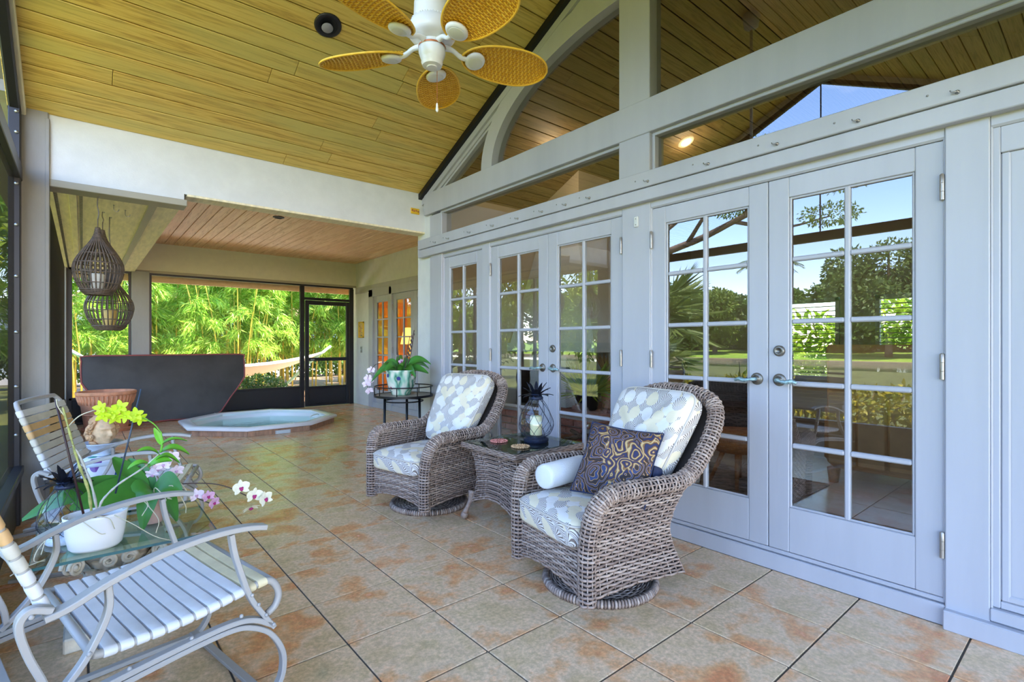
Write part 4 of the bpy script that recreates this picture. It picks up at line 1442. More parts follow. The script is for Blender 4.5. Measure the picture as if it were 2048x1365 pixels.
# wooden rocker and bowl near the left leaf
wc = thing('bentwood_stool', 'round honey wood stool with metal ring on the room floor', 'stool', (4.05, 1.98, .10))
mk('seat', MB().lathe([(.0001, .44), (.2, .44), (.24, .40), (.235, .34), (.18, .28), (.0001, .27)], 24), M['honey'], wc, True)
for k in range(4):
    a = k * PI / 2 + .4
    mk('leg', MB().tube([(.1 * math.cos(a), .1 * math.sin(a), .3), (.22 * math.cos(a), .22 * math.sin(a), 0)], [.022, .014], 8), M['honey'], wc, True)
cfe = thing('dark_armchair', 'dark armchair beyond the wooden stool inside the room', 'armchair', (5.6, 3.0, .10), .4)
mk('seat', MB().box(-.4, .4, -.4, .4, .2, .46, .06), M['dark_wood'], cfe, 40)
mk('back', MB().box(.28, .44, -.42, .42, .3, 1.0, .06), M['dark_wood'], cfe, 40)
for y in (-.45, .33): mk('arm', MB().box(-.4, .4, y, y + .12, .2, .66, .04), M['dark_wood'], cfe, 40)
for x in (-.34, .34):
    for y in (-.36, .36): mk('leg', MB().box(x - .025, x + .025, y - .025, y + .025, 0, .2), M['dark_wood'], cfe)
rg = tag(mk('area_rug', MB().box(3.35, 4.6, 1.5, 3.0, .10, .112, .004), M['rug']), 'grey patterned rug inside the french doors', 'rug')
# amber room beside the hot tub
struct('wall_amber', MB().box(6.6, 6.7, 5.1, 10.4, 0, 3.0).box(4.5, 6.7, 5.1, 5.2, 0, 3.0).box(4.5, 6.7, 10.3, 10.4, 0, 3.0), M['amber'], 'amber painted walls of the room beside the hot tub', 'wall')
struct('floor_amber', MB().box(4.4, 6.7, 5.1, 10.4, -.02, .08), M['honey'], 'wooden floor of the amber room', 'floor')
struct('ceiling_amber', MB().box(4.5, 6.7, 5.1, 10.4, 2.7, 2.8), M['cream_wall'], 'ceiling of the amber room', 'ceiling')
lp = thing('floor_lamp', 'lit floor lamp glowing amber behind the french doors by the hot tub', 'lamp', (5.35, 9.75, .08))
m_, nt_, b_ = new_mat('lamp_shade_glow')
b_.inputs['Base Color'].default_value = (*lin((255, 190, 90)), 1)
b_.inputs['Emission Color'].default_value = (1.0, .45, .08, 1)
b_.inputs['Emission Strength'].default_value = .8
mk('shade', MB().lathe([(.20, 1.15), (.13, 1.5)], 20, cap=False), m_, lp, True)
mk('pole', MB().lathe([(.15, 0), (.15, .02), (.015, .03), (.015, 1.3)], 14), M['dark_wood'], lp, True)
ld = bpy.data.lights.new('lamp_bulb', 'POINT')
ld.energy = 6
ld.color = (1.0, .66, .28)
ld.shadow_soft_size = .08
lo = bpy.data.objects.new('lamp_bulb', ld)
COL.objects.link(lo)
lo.parent = lp
lo.location = (0, 0, 1.32)

# shrubs added outside the room's far windows to cut their white glare
gh = thing('window_shrub', 'added green shrubs dimming the bright view outside the shuttered room windows', 'shrub', (10.9, 2.0, -.14))
q = random.Random(5)
mb = MB()
for k in range(14):
    y = -3.8 + k * .55
    mb.tube([(0, y, 0), (q.uniform(-.2, .2), y, 1.0), (q.uniform(-.3, .3), y + .1, 1.9)], [.03, .02, .01], 5)
mk('stems', mb, M['bark'], gh, True)
foliage('foliage', [((q.uniform(-.2, .2), -3.8 + k * .42, q.uniform(.7, 2.2)), (.55, .6, .55)) for k in range(19)], 420, .2, .08, M['bright_leaf'], gh)

# ================================================================== furniture
def superq(mb, a, b, c, e1=.35, e2=.35, nu=40, nv=22, fn=None):
    def sp(x, e):
        return math.copysign(abs(x) ** e, x)
    def f(u, v):
        q, w_ = 2 * PI * u, -PI / 2 + PI * v
        cw, sw_ = math.cos(w_), math.sin(w_)
        p = Vector((a * sp(cw, e1) * sp(math.cos(q), e2), b * sp(cw, e1) * sp(math.sin(q), e2), c * sp(sw_, e1)))
        return fn(p) if fn else p
    return mb.grid(f, nu, nv, cu=True)
def piping(a, b, z, e=.35, r=.006, n=48, fn=None):
    pts = []
    for k in range(n):
        q = 2 * PI * k / n
        p = Vector((a * math.copysign(abs(math.cos(q)) ** e, math.cos(q)), b * math.copysign(abs(math.sin(q)) ** e, math.sin(q)), z))
        pts.append(fn(p) if fn else p)
    return MB().tube(pts, r, 6, closed=True)

M['navy'] = simple('navy_cloth', (38, 46, 74), .85)
M['towel'] = simple('white_terry', (222, 222, 222), .95, bump=.35, bscale=160)
M['piping'] = simple('cushion_piping', (206, 196, 182), .9)

# ---- wicker swivel chair
FB = [(.09, -.315), (.16, -.275), (.25, -.225), (.36, -.19), (.46, -.225), (.56, -.285), (.66, -.36), (.80, -.465), (.92, -.545), (1.0, -.575)]
FF = [(.09, .345), (.25, .335), (.40, .33), (.52, .305), (.60, .26)]
HW = [(.09, .305), (.3, .30), (.45, .315), (.6, .345), (.8, .34), (.92, .30), (1.0, .25)]
def wicker_chair(label, loc, rz):
    t = thing('wicker_chair', label, 'armchair', loc, rz, 'wicker swivel chairs')
    for s in (1, -1):
        def S(u, v, s=s):
            zt = .585
            f0 = None
            z = .105 + (zt - .105) * v
            a, b = interp(FB, z), interp(FF, z)
            f = a + (b - a) * (1 - u if s > 0 else u)
            k = max(0.0, 1 - v / .2)
            uu = (f - a) / (b - a)
            z += .008 * math.sin(PI * min(1, max(0, uu))) ** 2 * k - .01 * k * abs(2 * uu - 1)
            return Vector((f, s * (interp(HW, z) + .004), z))
        mb = weave(MB(), S, 29, 14, .0078, .0034, .0042, 4, stake=.0035)
        sp_ = mk('side_weave', mb, M['wicker'], t, True, recalc=False)
        stuff(sp_)
        def S2(u, v, S=S, s=s):
            p = S(u, v)
            return Vector((p.x, p.y - s * .011, p.z))
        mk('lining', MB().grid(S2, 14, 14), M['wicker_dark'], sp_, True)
        def S3(u, v, S=S, s=s):
            p = S(1 - u, .45 + .55 * v)
            return Vector((p.x, p.y - s * .022, p.z))
        stuff(mk('inner_weave', weave(MB(), S3, 16, 14, .0078, .0034, .0042, 4, stake=.0035), M['wicker'], sp_, True, recalc=False))
    def SFr(u, v):
        y = (u - .5) * 2
        zb = .095 + .05 * (max(0.0, math.cos(PI * y / 2)) ** .8)
        z = zb + (.335 - zb) * v
        return Vector((interp(FF, z) - .012 + .012 * (1 - y * y), y * (interp(HW, z) - .02), z))
    mb = weave(MB(), SFr, 15, 13, .0076, .0034, .0042, 4, stake=.0035)
    ap = stuff(mk('front_apron', mb, M['wicker'], t, True, recalc=False))
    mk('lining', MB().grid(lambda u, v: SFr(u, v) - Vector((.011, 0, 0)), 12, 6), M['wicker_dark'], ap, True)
    def SBk(u, v):
        y = (.5 - u) * 2
        zb = .10 + .05 * math.cos(PI * y / 2)
        z = zb + (.975 - zb) * v
        return Vector((interp(FB, z) - .035 * (1 - y * y) * min(1, max(0, z - .3) * 3) - .01, -y * (interp(HW, z) - .012), z))
    mb = weave(MB(), SBk, 52, 13, .0080, .0034, .0042, 4, stake=.0035)
    bk_ = stuff(mk('back_weave', mb, M['wicker'], t, True, recalc=False))
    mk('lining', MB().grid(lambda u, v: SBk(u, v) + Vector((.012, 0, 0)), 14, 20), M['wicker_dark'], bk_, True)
    half = [(.325, .305, .085), (.328, .305, .22), (.325, .308, .36), (.312, .322, .48), (.275, .338, .555), (.20, .345, .588), (.08, .347, .592), (-.08, .347, .588), (-.22, .347, .588), (-.31, .347, .622), (-.40, .344, .705), (-.48, .335, .80), (-.545, .31, .895), (-.578, .25, .962), (-.590, .13, .995)]
    path = spline(half + [(-.592, 0, 1.002)] + [(x, -y, z) for x, y, z in half[::-1]], 6)
    # frames carried along the roll
    fr_ = []
    a = Vector((0, 1, 0))
    for i, p in enumerate(path):
        q0, q1 = path[max(0, i - 1)], path[min(len(path) - 1, i + 1)]
        tg = (q1 - q0).normalized()
        a = (a - tg * a.dot(tg)).normalized()
        fr_.append((p, a.copy(), tg.cross(a)))
    NP = len(path) - 1
    def SR(u, v):
        x = min(max(v, 0), 1) * NP
        i = min(int(x), NP - 1)
        f = x - i
        p = fr_[i][0].lerp(fr_[i + 1][0], f)
        A_ = fr_[i][1].lerp(fr_[i + 1][1], f)
        B_ = fr_[i][2].lerp(fr_[i + 1][2], f)
        q = 2 * PI * u
        return p + A_ * (math.cos(q) * .041) + B_ * (math.sin(q) * .037)
    mb = weave(MB(), SR, 205, 10, .0074, .0032, .0036, 3, closed=True, stake=.0034)
    rl = stuff(mk('rolled_arm_band', mb, M['wicker'], t, True, recalc=False))
    mk('core', MB().tube(path, .031, 10), M['wicker_dark'], rl, True)
    mk('seat_deck', MB().box(-.24, .30, -.285, .285, .285, .315, .01), M['wicker_dark'], t)
    # swivel base
    bs = MB().lathe([(.06, .04), (.06, .30)], 14)
    mk('swivel_post', bs, M['black'], t, True)
    def SD(u, v):
        q = 2 * PI * u
        r = .10 + .185 * v
        return Vector((r * math.cos(q), -r * math.sin(q), .034 - .006 * v))
    db = weave(MB(), SD, 15, 40, .0058, .003, .003, 3, closed=True)
    dk = stuff(mk('base_disc', db, M['wicker'], t, True, recalc=False))
    mk('disc_core', MB().lathe([(.0001, .003), (.288, .003), (.292, .012), (.286, .024), (.0001, .028)], 36), M['wicker_dark'], dk, True)
    ring = MB()
    for k in range(110):
        q = 2 * PI * k / 110
        c, s_ = math.cos(q), math.sin(q)
        ring.tube([(.275 * c, .275 * s_, .033), (.297 * c, .297 * s_, .032), (.304 * c, .304 * s_, .018), (.297 * c, .297 * s_, .003)], .0082, 5)
    mk('rim_wrap', ring, M['wicker'], dk, True)
    # cushions
    def sag(p):
        k = 1 - .10 * (1 - (p.x / .31) ** 2) * (1 - (p.y / .275) ** 2) * (1 if p.z > 0 else 0) * -1
        z = p.z * (1 + .18 * (1 - min(1, (p.x / .31) ** 2)) * (1 - min(1, (p.y / .275) ** 2)))
        if p.x > .2 and p.z < 0: z -= .03 * (p.x - .2) / .1
        return Vector((p.x, p.y, z))
    sc_ = mk('seat_cushion', superq(MB(), .31, .272, .072, .5, .22, 48, 24, sag), M['ginkgo'], t, True, loc=(.062, 0, .398))
    mk('piping', piping(.309, .271, .03, .22, fn=sag), M['piping'], sc_, True)
    Rm = Matrix(((0, -.50, .866, -.315), (1, 0, 0, 0), (0, .866, .50, .735), (0, 0, 0, 1)))
    def puff(p):
        w_ = 1 + .16 * p.y / .3
        tuft = .010 * (math.cos(p.x * 2 * PI / .18) * math.cos(p.y * 2 * PI / .2))
        return Vector((p.x * w_, p.y, p.z * (1 + .12 * (1 - min(1, (p.y / .30) ** 2))) + (tuft if p.z > 0.03 else 0)))
    bc_ = mk('back_cushion', superq(MB(), .262, .305, .082, .5, .3, 48, 26, puff), M['ginkgo'], t, True)
    bc_.matrix_local = Rm
    mk('piping', piping(.262, .305, .028, .3, fn=puff), M['piping'], bc_, True)
    return t
ch1 = wicker_chair('wicker swivel chair holding the paisley pillow and rolled towel', (2.07, 1.75, 0), math.radians(169.8))
ch1.scale = (.97, .97, .97)
ch2 = copytree(ch1)
ch2.location = (2.056, 3.44, 0)
ch2.rotation_euler = (0, 0, math.radians(191.5))
ch2['label'] = 'empty wicker swivel chair beside the round plant stand'

# things lying on the near chair
C1 = Matrix.Translation((2.055, 1.745, 0)) @ Matrix.Rotation(math.radians(169.8), 4, 'Z')
rt = thing('rolled_towel', 'rolled white towel lying on the near wicker chair seat', 'towel')
rt.matrix_world = C1 @ Matrix.Translation((.09, -.18, .548)) @ Matrix.Rotation(math.radians(14), 4, 'Z')
mb = MB().lathe([(.0001, -.165), (.05, -.168), (.062, -.162), (.066, -.145), (.066, .145), (.062, .162), (.05, .168), (.0001, .165)], 28, M=Matrix.Rotation(PI / 2, 4, 'Y'))
mk('roll', mb, M['towel'], rt, True)
mk('tie_tab', MB().box(.045, .062, -.074, -.058, -.066, -.018, .004), M['towel'], rt)
mk('seam_flap', MB().box(-.15, .15, -.0665, -.055, -.03, -.024, .002), M['towel'], rt)
pil = thing('paisley_pillow', 'square navy, brown and gold paisley pillow on the near wicker chair', 'pillow')
pil.matrix_world = C1 @ Matrix.Translation((-.03, .105, .64)) @ Matrix.Rotation(math.radians(26), 4, 'Z') @ Matrix.Rotation(math.radians(-4), 4, 'X') @ Matrix(((0, -.55, .835, 0), (1, 0, 0, 0), (0, .835, .55, 0), (0, 0, 0, 1)))
def pill(u, v, s):
    x, y = 2 * u - 1, 2 * v - 1
    h = .062 * max(0, (1 - x ** 4) * (1 - y ** 4)) ** .55
    k = 1 - .07 * (1 - x * x) * abs(y) ** 2 - .07 * (1 - y * y) * abs(x) ** 2
    return Vector((x * .195 * k, y * .195 * k, s * h))
mb = MB().grid(lambda u, v: pill(u, v, 1), 28, 28).grid(lambda u, v: pill(u, 1 - v, -1), 28, 28)
mk('cover', mb, M['paisley'], pil, True)
ed = [pill(k / 28, 0, 1) for k in range(28)] + [pill(1, k / 28, 1) for k in range(28)] + [pill(1 - k / 28, 1, 1) for k in range(28)] + [pill(0, 1 - k / 28, 1) for k in range(28)]
mk('edge_cord', MB().tube(ed, .0045, 6, closed=True), M['navy'], pil, True)
nv = thing('navy_pouch', 'small navy pouch tucked beside the paisley pillow', 'pouch')
nv.matrix_world = C1 @ Matrix.Translation((-.15, .19, .56)) @ Matrix.Rotation(math.radians(-20), 4, 'Y')
mk('pouch_body', superq(MB(), .03, .075, .075, .3, .3, 20, 12), M['navy'], nv, True)
mk('flap', MB().box(.012, .034, -.07, .07, .02, .07, .006), M['navy'], nv)

# ---- wicker side table
tb = thing('wicker_table', 'square wicker side table with glass top between the two wicker chairs', 'table', (2.365, 2.705, 0))
TW = [(.12, .262), (.2, .243), (.3, .233), (.42, .243), (.52, .272)]
def STb(u, v):
    q = 2 * PI * u + PI / 4
    e = .22
    cx = math.copysign(abs(math.cos(q)) ** e, math.cos(q))
    cy = math.copysign(abs(math.sin(q)) ** e, math.sin(q))
    m = min(abs(cx), abs(cy)) / max(abs(cx), abs(cy), 1e-6)
    zb = .115 + .075 * (1 - m ** 1.5)
    z = zb + (.52 - zb) * v
    w_ = interp(TW, z)
    return Vector((cx * w_ * 1.06, cy * w_, z))
def arc_u(S, n=400):
    pts = [S(k / n, .5) for k in range(n + 1)]
    L_ = [0]
    for a, b in zip(pts, pts[1:]): L_.append(L_[-1] + (b - a).length)
    L_ = [x / L_[-1] for x in L_]
    return L_
_L = arc_u(STb)
def STu(u, v):
    u = u % 1.0
    lo_, hi_ = 0, 400
    while hi_ - lo_ > 1:
        m = (lo_ + hi_) // 2
        if _L[m] <= u: lo_ = m
        else: hi_ = m
    f = (u - _L[lo_]) / max(1e-9, _L[hi_] - _L[lo_])
    return STb((lo_ + f) / 400, v)
wv_ = stuff(mk('woven_body', weave(MB(), STu, 23, 42, .0080, .0034, .0042, 4, closed=True, stake=.0034), M['wicker'], tb, True, recalc=False))
mk('lining', MB().grid(lambda u, v: Vector((STu(u, v).x * .955, STu(u, v).y * .955, STu(u, v).z)), 80, 8, cu=True), M['wicker_dark'], wv_, True)
def STop(u, v):
    q = 2 * PI * v
    L1 = [(-.305, -.285), (.305, -.285), (.305, .285), (-.305, .285)]
    k = (u % 1.0) * 4
    i = int(k) % 4
    a, b = Vector(L1[i]), Vector(L1[(i + 1) % 4])
    c = a.lerp(b, k - int(k))
    o = Vector((c.x / .305, c.y / .285)).normalized()
    return Vector((c.x + o.x * .017 * math.cos(q), c.y + o.y * .017 * math.cos(q), .527 + .017 * math.sin(q)))
mk('top_rim', weave(MB(), STop, 9, 60, .0058, .0026, .003, 3, closed=True), M['wicker'], tb, True, recalc=False)['kind'] = 'stuff'
mk('top_deck', MB().box(-.295, .295, -.275, .275, .505, .532), M['wicker_dark'], tb)
gt = mk('glass_top', MB().box(-.305, .305, -.285, .285, .545, .553, .003), M['table_glass'], tb)
for sx in (-1, 1):
    for sy in (-1, 1):
        pts = spline([(sx * .255, sy * .245, .20), (sx * .262, sy * .252, .14), (sx * .278, sy * .268, .085), (sx * .292, sy * .28, .045)], 4)
        lg = mk('leg', MB().tube(pts, [.026, .024, .021, .019, .017, .016, .015, .015, .015, .016, .018, .019, .02], 10), M['wicker'], tb, True)
        mk('ball_foot', MB().ball((sx * .295, sy * .283, .028), (.027, .027, .028), 12, 8), M['wicker'], lg, True)

# ---- pineapple lanterns and their candles
M['iron'] = simple('blue_black_iron', (46, 54, 76), .45, metal=.5, var=.2, vscale=40)
M['iron_leaf'] = simple('iron_leaf', (40, 44, 58), .38, metal=.6)
M['wire'] = simple('iron_wire', (70, 70, 80), .45, metal=.5)
M['wax'] = simple('ivory_wax', (240, 228, 178), .55)
M['wax'].node_tree.nodes['Principled BSDF'].inputs['Subsurface Weight'].default_value = .3
M['silver_glass'] = simple('mirrored_glass', (214, 220, 232), .10, metal=.85)
def pineapple(label, loc, s=1.0, base='iron', glass='lantern_glass'):
    t = thing('pineapple_lantern', label, 'lantern', loc)
    prof = [(.058, .034), (.095, .055), (.118, .10), (.120, .14), (.104, .195), (.076, .25), (.052, .285), (.044, .30)]
    pr = [(p.x, p.y) for p in spline([(a, b, 0) for a, b in prof], 4)]
    mk('foot', MB().lathe([(.082 * s, 0), (.088 * s, .008 * s), (.088 * s, .024 * s), (.07 * s, .032 * s), (.066 * s, .04 * s), (.05 * s, .046 * s), (.0001, .046 * s)], 28), M[base], t, 40)
    mk('globe', MB().lathe([(a * s, b * s) for a, b in pr], 36, cap=False), M[glass], t, True)
    mb = MB()
    for d in (1, -1):
        for k in range(9):
            pts = []
            for i, (a, b) in enumerate(pr):
                q = 2 * PI * k / 9 + d * 1.75 * (i / (len(pr) - 1))
                pts.append(((a + .002) * s * math.cos(q), (a + .002) * s * math.sin(q), b * s))
            mb.tube(pts, .0016 * s, 5)
    mk('wire_net', mb, M['wire'], t, True)
    mk('collar', MB().lathe([(.046 * s, .296 * s), (.050 * s, .30 * s), (.050 * s, .312 * s), (.044 * s, .318 * s), (.036 * s, .335 * s), (.0001, .338 * s)], 24), M['iron'], t, True)
    q = random.Random(4)
    for lay, (n, ln, el, wd) in enumerate(((8, .105, .28, .030), (7, .10, .72, .030), (5, .095, 1.15, .028))):
        for k in range(n):
            a = 2 * PI * k / n + lay * .4
            el2 = el + q.uniform(-.06, .06)
            def lf(u, v, a=a, el=el2, ln=ln, wd=wd):
                r = .02 + ln * u * math.cos(el * (1 - .2 * u))
                z = .322 + ln * (u * math.sin(el) * 1.25 - .38 * u * u * (1.1 - el * .6))
                w_ = wd * (math.sin(PI * min(1, .18 + .82 * u)) ** .75) * (v - .5)
                return Vector(((r * math.cos(a) - w_ * math.sin(a)) * s, (r * math.sin(a) + w_ * math.cos(a)) * s, (z + .16 * abs(v - .5) * wd) * s))
            g_ = MB().grid(lf, 8, 4)
            g_.grid(lambda u, v: lf(u, v) - Vector((0, 0, .0022)), 8, 4)
            mk('crown_leaf', g_, M['iron_leaf'], t, True)
    return t
pineapple('clear glass pineapple lantern on the wicker side table', (2.44, 2.64, .553), 1.0)
cd = thing('pillar_candle', 'ivory pillar candle inside the lantern on the wicker side table', 'candle', (2.44, 2.64, .600))
mk('wax_body', MB().lathe([(.040, 0), (.042, .004), (.042, .128), (.036, .135), (.024, .128), (.0001, .124)], 24), M['wax'], cd, True)
mk('wick', MB().tube([(0, 0, .124), (.002, 0, .14)], .0015, 5), M['black'], cd)
M['blue_white'] = simple('blue_white_glaze', (206, 216, 232), .25, var=.12, vscale=40)
pineapple('clear pineapple lantern with pale blue foot standing among the orchids on the glass table', (-.056, 2.88, .402), .76, 'blue_white', 'lantern_glass')

def coaster(label, x, y, rz, col):
    m = simple('coaster_' + label.split()[0], col, .8, var=.2, vscale=60)
    t = thing('coaster', label, 'coaster', (x, y, .5535), rz, 'coasters on the wicker side table')
    mk('disc', MB().lathe([(.050, 0), (.053, .004), (.050, .008), (.0001, .008)], 28), m, t, True)
    mb = MB()
    for k in range(22):
        a = 2 * PI * k / 22
        mb.ball((.056 * math.cos(a), .056 * math.sin(a), .006), (.0085, .0085, .006), 8, 5)
    stuff(mk('scallop_rim', mb, m, t, True))
    mb = MB()
    for k in range(9):
        a = 2 * PI * k / 9
        mb.ball((.026 * math.cos(a), .026 * math.sin(a), .009), (.011, .006, .003), 8, 4, Matrix.Rotation(a, 3, 'Z'))
    mk('raised_petals', mb, m, t, True)
coaster('coral scalloped coaster near the far wicker chair', 2.235, 2.80, .3, (206, 130, 116))
coaster('tan scalloped coaster near the towel chair', 2.225, 2.56, .9, (204, 164, 120))

# ---- strapped spring rocker
M['frame'] = simple('putty_enamel', (174, 170, 164), .38)
M['vinyl'] = simple('white_vinyl', (222, 221, 220), .42, var=.03, vscale=9, rand=13)
M['vinyl_old'] = simple('yellowed_vinyl', (226, 212, 172), .45, var=.06, vscale=9, rand=13)
M['vinyl_tan'] = simple('tan_vinyl', (214, 172, 118), .45, var=.06, vscale=9, rand=13)
M['vinyl_grey'] = simple('greyed_vinyl', (206, 200, 184), .45, var=.06, vscale=9, rand=13)
SEAT = [(-.03, .378), (.0, .373), (.14, .372), (.25, .381), (.356, .397), (.44, .408), (.475, .396), (.496, .352), (.486, .312), (.455, .29)]
def strap_mesh(name, hl, w_, th, mat, dip=.006):
    prof = []
    for k in range(9):
        a = -PI / 2 + PI * k / 8
        prof.append((hl + th * math.cos(a), th * math.sin(a)))
    for k in range(1, 8): prof.append((hl - 2 * hl * k / 8, th - dip * math.sin(PI * k / 8)))
    for k in range(9):
        a = PI / 2 + PI * k / 8
        prof.append((-hl + th * math.cos(a), th * math.sin(a)))
    for k in range(1, 8): prof.append((-hl + 2 * hl * k / 8, -th * .2 - dip * math.sin(PI * k / 8)))
    m = MB()
    n = len(prof)
    vs = []
    rows = [(-w_ / 2, .86), (-w_ / 2 + .003, 1), (w_ / 2 - .003, 1), (w_ / 2, .86)]
    for x, k in rows:
        vs += [(x, y, z * (k if abs(y) > hl - .02 else (1 if z > 0 else 1))) for y, z in prof]
    fs = []
    for r in range(3):
        for i in range(n):
            j = (i + 1) % n
            fs.append((r * n + i, r * n + j, (r + 1) * n + j, (r + 1) * n + i))
    fs += [tuple(range(n)), tuple(3 * n + i for i in range(n - 1, -1, -1))]
    return m.add(vs, fs).mesh(name, mat, 45)
def rocker(label, loc, rz, tans):
    t = thing('spring_rocker', label, 'rocking chair', loc, rz, 'strapped spring rockers')
    Y0 = .293
    seatp = [p for p in spline([(f, 0, z) for f, z in SEAT], 5)]
    for s in (1, -1):
        mk('seat_rail', MB().tube([(p.x, s * Y0, p.z) for p in seatp], .0125, 8), M['frame'], t, True)
    mk('seat_front_tube', MB().tube([(.475, -Y0, .396), (.475, Y0, .396)], .0125, 8), M['frame'], t, True)
    mk('seat_rear_tube', MB().tube([(-.03, -Y0, .378), (-.03, Y0, .378)], .0125, 8), M['frame'], t, True)
    sms = {k: strap_mesh('seat_strap', Y0, .0312, .0155, M[k]) for k in ('vinyl', 'vinyl_old')}
    tbl = [(p.x, p.z) for p in seatp if p.x < .47][:32]
    for k in range(12):
        f = .008 + k * .0388
        z = interp(SEAT[:6], f)
        dz = interp(SEAT[:6], f + .02) - interp(SEAT[:6], f - .02)
        o = link('seat_strap', sms['vinyl_old' if k > 9 else 'vinyl'], t, (f, 0, z), (0, -math.atan2(dz, .04), 0))
        if k > 9: o['label'] = 'yellowed front strap'
    for s in (1, -1):
        y = s * .315
        ap_ = spline([(-.135, y, .530), (-.082, y, .542), (.005, y, .578), (.126, y, .612), (.264, y, .627), (.37, y, .622), (.436, y, .608)], 5)
        am = mk('arm', MB().tube(ap_, 0, flat=((0, 1, 0), .021, .0085)), M['frame'], t, 40)
        y = s * .312
        fp_ = spline([(.326, y, .612), (.334, y, .56), (.348, y, .504), (.386, y, .385), (.428, y, .31), (.468, y, .248)], 5)
        mk('front_post', MB().tube(fp_, 0, flat=((0, 1, 0), .0145, .008)), M['frame'], t, 40)
        rp_ = spline([(.0, y, .565), (.002, y, .51), (-.012, y, .46), (-.05, y, .385), (-.09, y, .335), (-.14, y, .285)], 5)
        mk('rear_post', MB().tube(rp_, 0, flat=((0, 1, 0), .0145, .008)), M['frame'], t, 40)
        br_ = spline([(-.118, y, .545), (-.16, y, .560), (-.182, y, .53), (-.166, y, .45), (-.135, y, .36), (-.125, y, .30)], 5)
        mk('rear_bracket', MB().tube(br_, 0, flat=((0, 1, 0), .0145, .009)), M['frame'], t, 40)
        up_ = spline([(-.22, y, .262), (0, y, .292), (.206, y, .312), (.33, y, .316), (.40, y, .30), (.462, y, .258)], 5)
        mk('upper_spring', MB().tube(up_, 0, flat=((0, 1, 0), .0145, .0085)), M['frame'], t, 40)
        lw_ = spline([(-.27, y, .235), (0, y, .272), (.206, y, .293), (.33, y, .296), (.395, y, .276), (.455, y, .23), (.495, y, .16), (.503, y, .10), (.488, y, .045), (.44, y, .010), (.30, y, .009), (0, y, .009), (-.28, y, .009)], 6)
        mk('lower_spring', MB().tube(lw_, 0, flat=((0, 1, 0), .0145, .0085)), M['frame'], t, 40)
        mb = MB()
        for f, z in ((.388, .392), (.41, .352), (.436, .305), (.462, .262), (-.045, .40), (-.16, .548)):
            mb.ball((f, s * .329, z), (.0065, .005, .0065), 8, 5)
        for f, z in ((.36, .328), (.21, .322), (.05, .307)):
            mb.ball((f, y, z), .007, 8, 5)
        mk('bolts', mb, M['frame'], t, True)['kind'] = 'stuff'
    for f, z in ((.44, .02), (-.2, .02), (-.18, .285)):
        mk('cross_bar', MB().tube([(f, -.31, z), (f, .31, z)], 0, flat=((1, 0, 0), .014, .007)), M['frame'], t, 40)
    # back
    b0, b1 = Vector((-.125, 0, .535)), Vector((-.262, 0, .905))
    dr_ = (b1 - b0).normalized()
    hl = .278
    loop = [b0 + Vector((0, hl, 0)), b0.lerp(b1, .3) + Vector((0, hl, 0)), b0.lerp(b1, .6) + Vector((0, hl, 0)), b0.lerp(b1, .9) + Vector((0, hl, 0)), b1 + dr_ * .012 + Vector((-.008, hl - .03, 0)), b1 + dr_ * .02 + Vector((-.012, hl - .08, 0)), b1 + dr_ * .022 + Vector((-.02, 0, 0))]
    loop = loop + [Vector((p.x, -p.y, p.z)) for p in loop[-2::-1]]
    mk('back_frame', MB().tube(spline(loop, 6), .0125, 8), M['frame'], t, True)
    mk('back_lower_tube', MB().tube([(-.125, -hl, .535), (-.125, hl, .535)], .0125, 8), M['frame'], t, True)
    bms = {k: strap_mesh('back_strap', hl, .0345, .0155, M[k], .012) for k in ('vinyl_grey', 'vinyl_tan', 'vinyl')}
    ang = math.atan2(b1.z - b0.z, b1.x - b0.x)
    for k in range(9):
        c = b0 + dr_ * (.024 + k * .0415)
        kind = 'vinyl_tan' if k in tans else ('vinyl' if k in (0, 1, 2, 8) else 'vinyl_grey')
        o = link('back_strap', bms[kind], t, c, (0, -ang, 0))
        if kind == 'vinyl_tan': o['label'] = 'tan replacement strap'
    return t
rocker('strapped spring rocker in front of the glass table, seat turned to view', (-.009, 2.123, 0), math.radians(11.8), (5, 6))
rocker('strapped spring rocker beyond the glass table, beside the garden stool', (.065, 3.92, 0), math.radians(-16), (5, 6))

# ---- capital pedestal and glass table top
M['plaster'] = simple('aged_plaster', (226, 216, 196), .8, var=.08, vscale=16, bump=.2, bscale=60)
pd = thing('capital_pedestal', 'cream plaster column capital carrying a square glass top', 'table', (.12, 2.875, 0))
mk('plinth', MB().box(-.18, .18, -.18, .18, 0, .06, .006), M['plaster'], pd)
mk('shaft', MB().lathe([(.165, .06), (.17, .075), (.165, .09), (.135, .095), (.15, .11), (.145, .122), (.118, .13), (.112, .15), (.110, .22), (.118, .225), (.118, .235), (.110, .24)], 32), M['plaster'], pd, True)
mk('bell', MB().lathe([(.110, .235), (.112, .28), (.125, .32), (.15, .352), (.165, .362)], 32), M['plaster'], pd, True)
mk('abacus', MB().prism([(-.19, -.19), (-.10, -.168), (.10, -.168), (.19, -.19), (.168, -.10), (.168, .10), (.19, .19), (.10, .168), (-.10, .168), (-.19, .19), (-.168, .10), (-.168, -.10)], 2, .362, .388), M['plaster'], pd)
def volute(c, dx, dz0, r, n=26, flip=1):
    pts, rs = [], []
    for k in range(n):
        a = 4.2 * PI * k / n
        q = r * (1 - .78 * k / n)
        pts.append(Vector(c) + Vector(dx) * (q * math.cos(a) * flip) + Vector((0, 0, q * math.sin(a))))
        rs.append(.0085 * (1 - .35 * k / n))
    return pts, rs
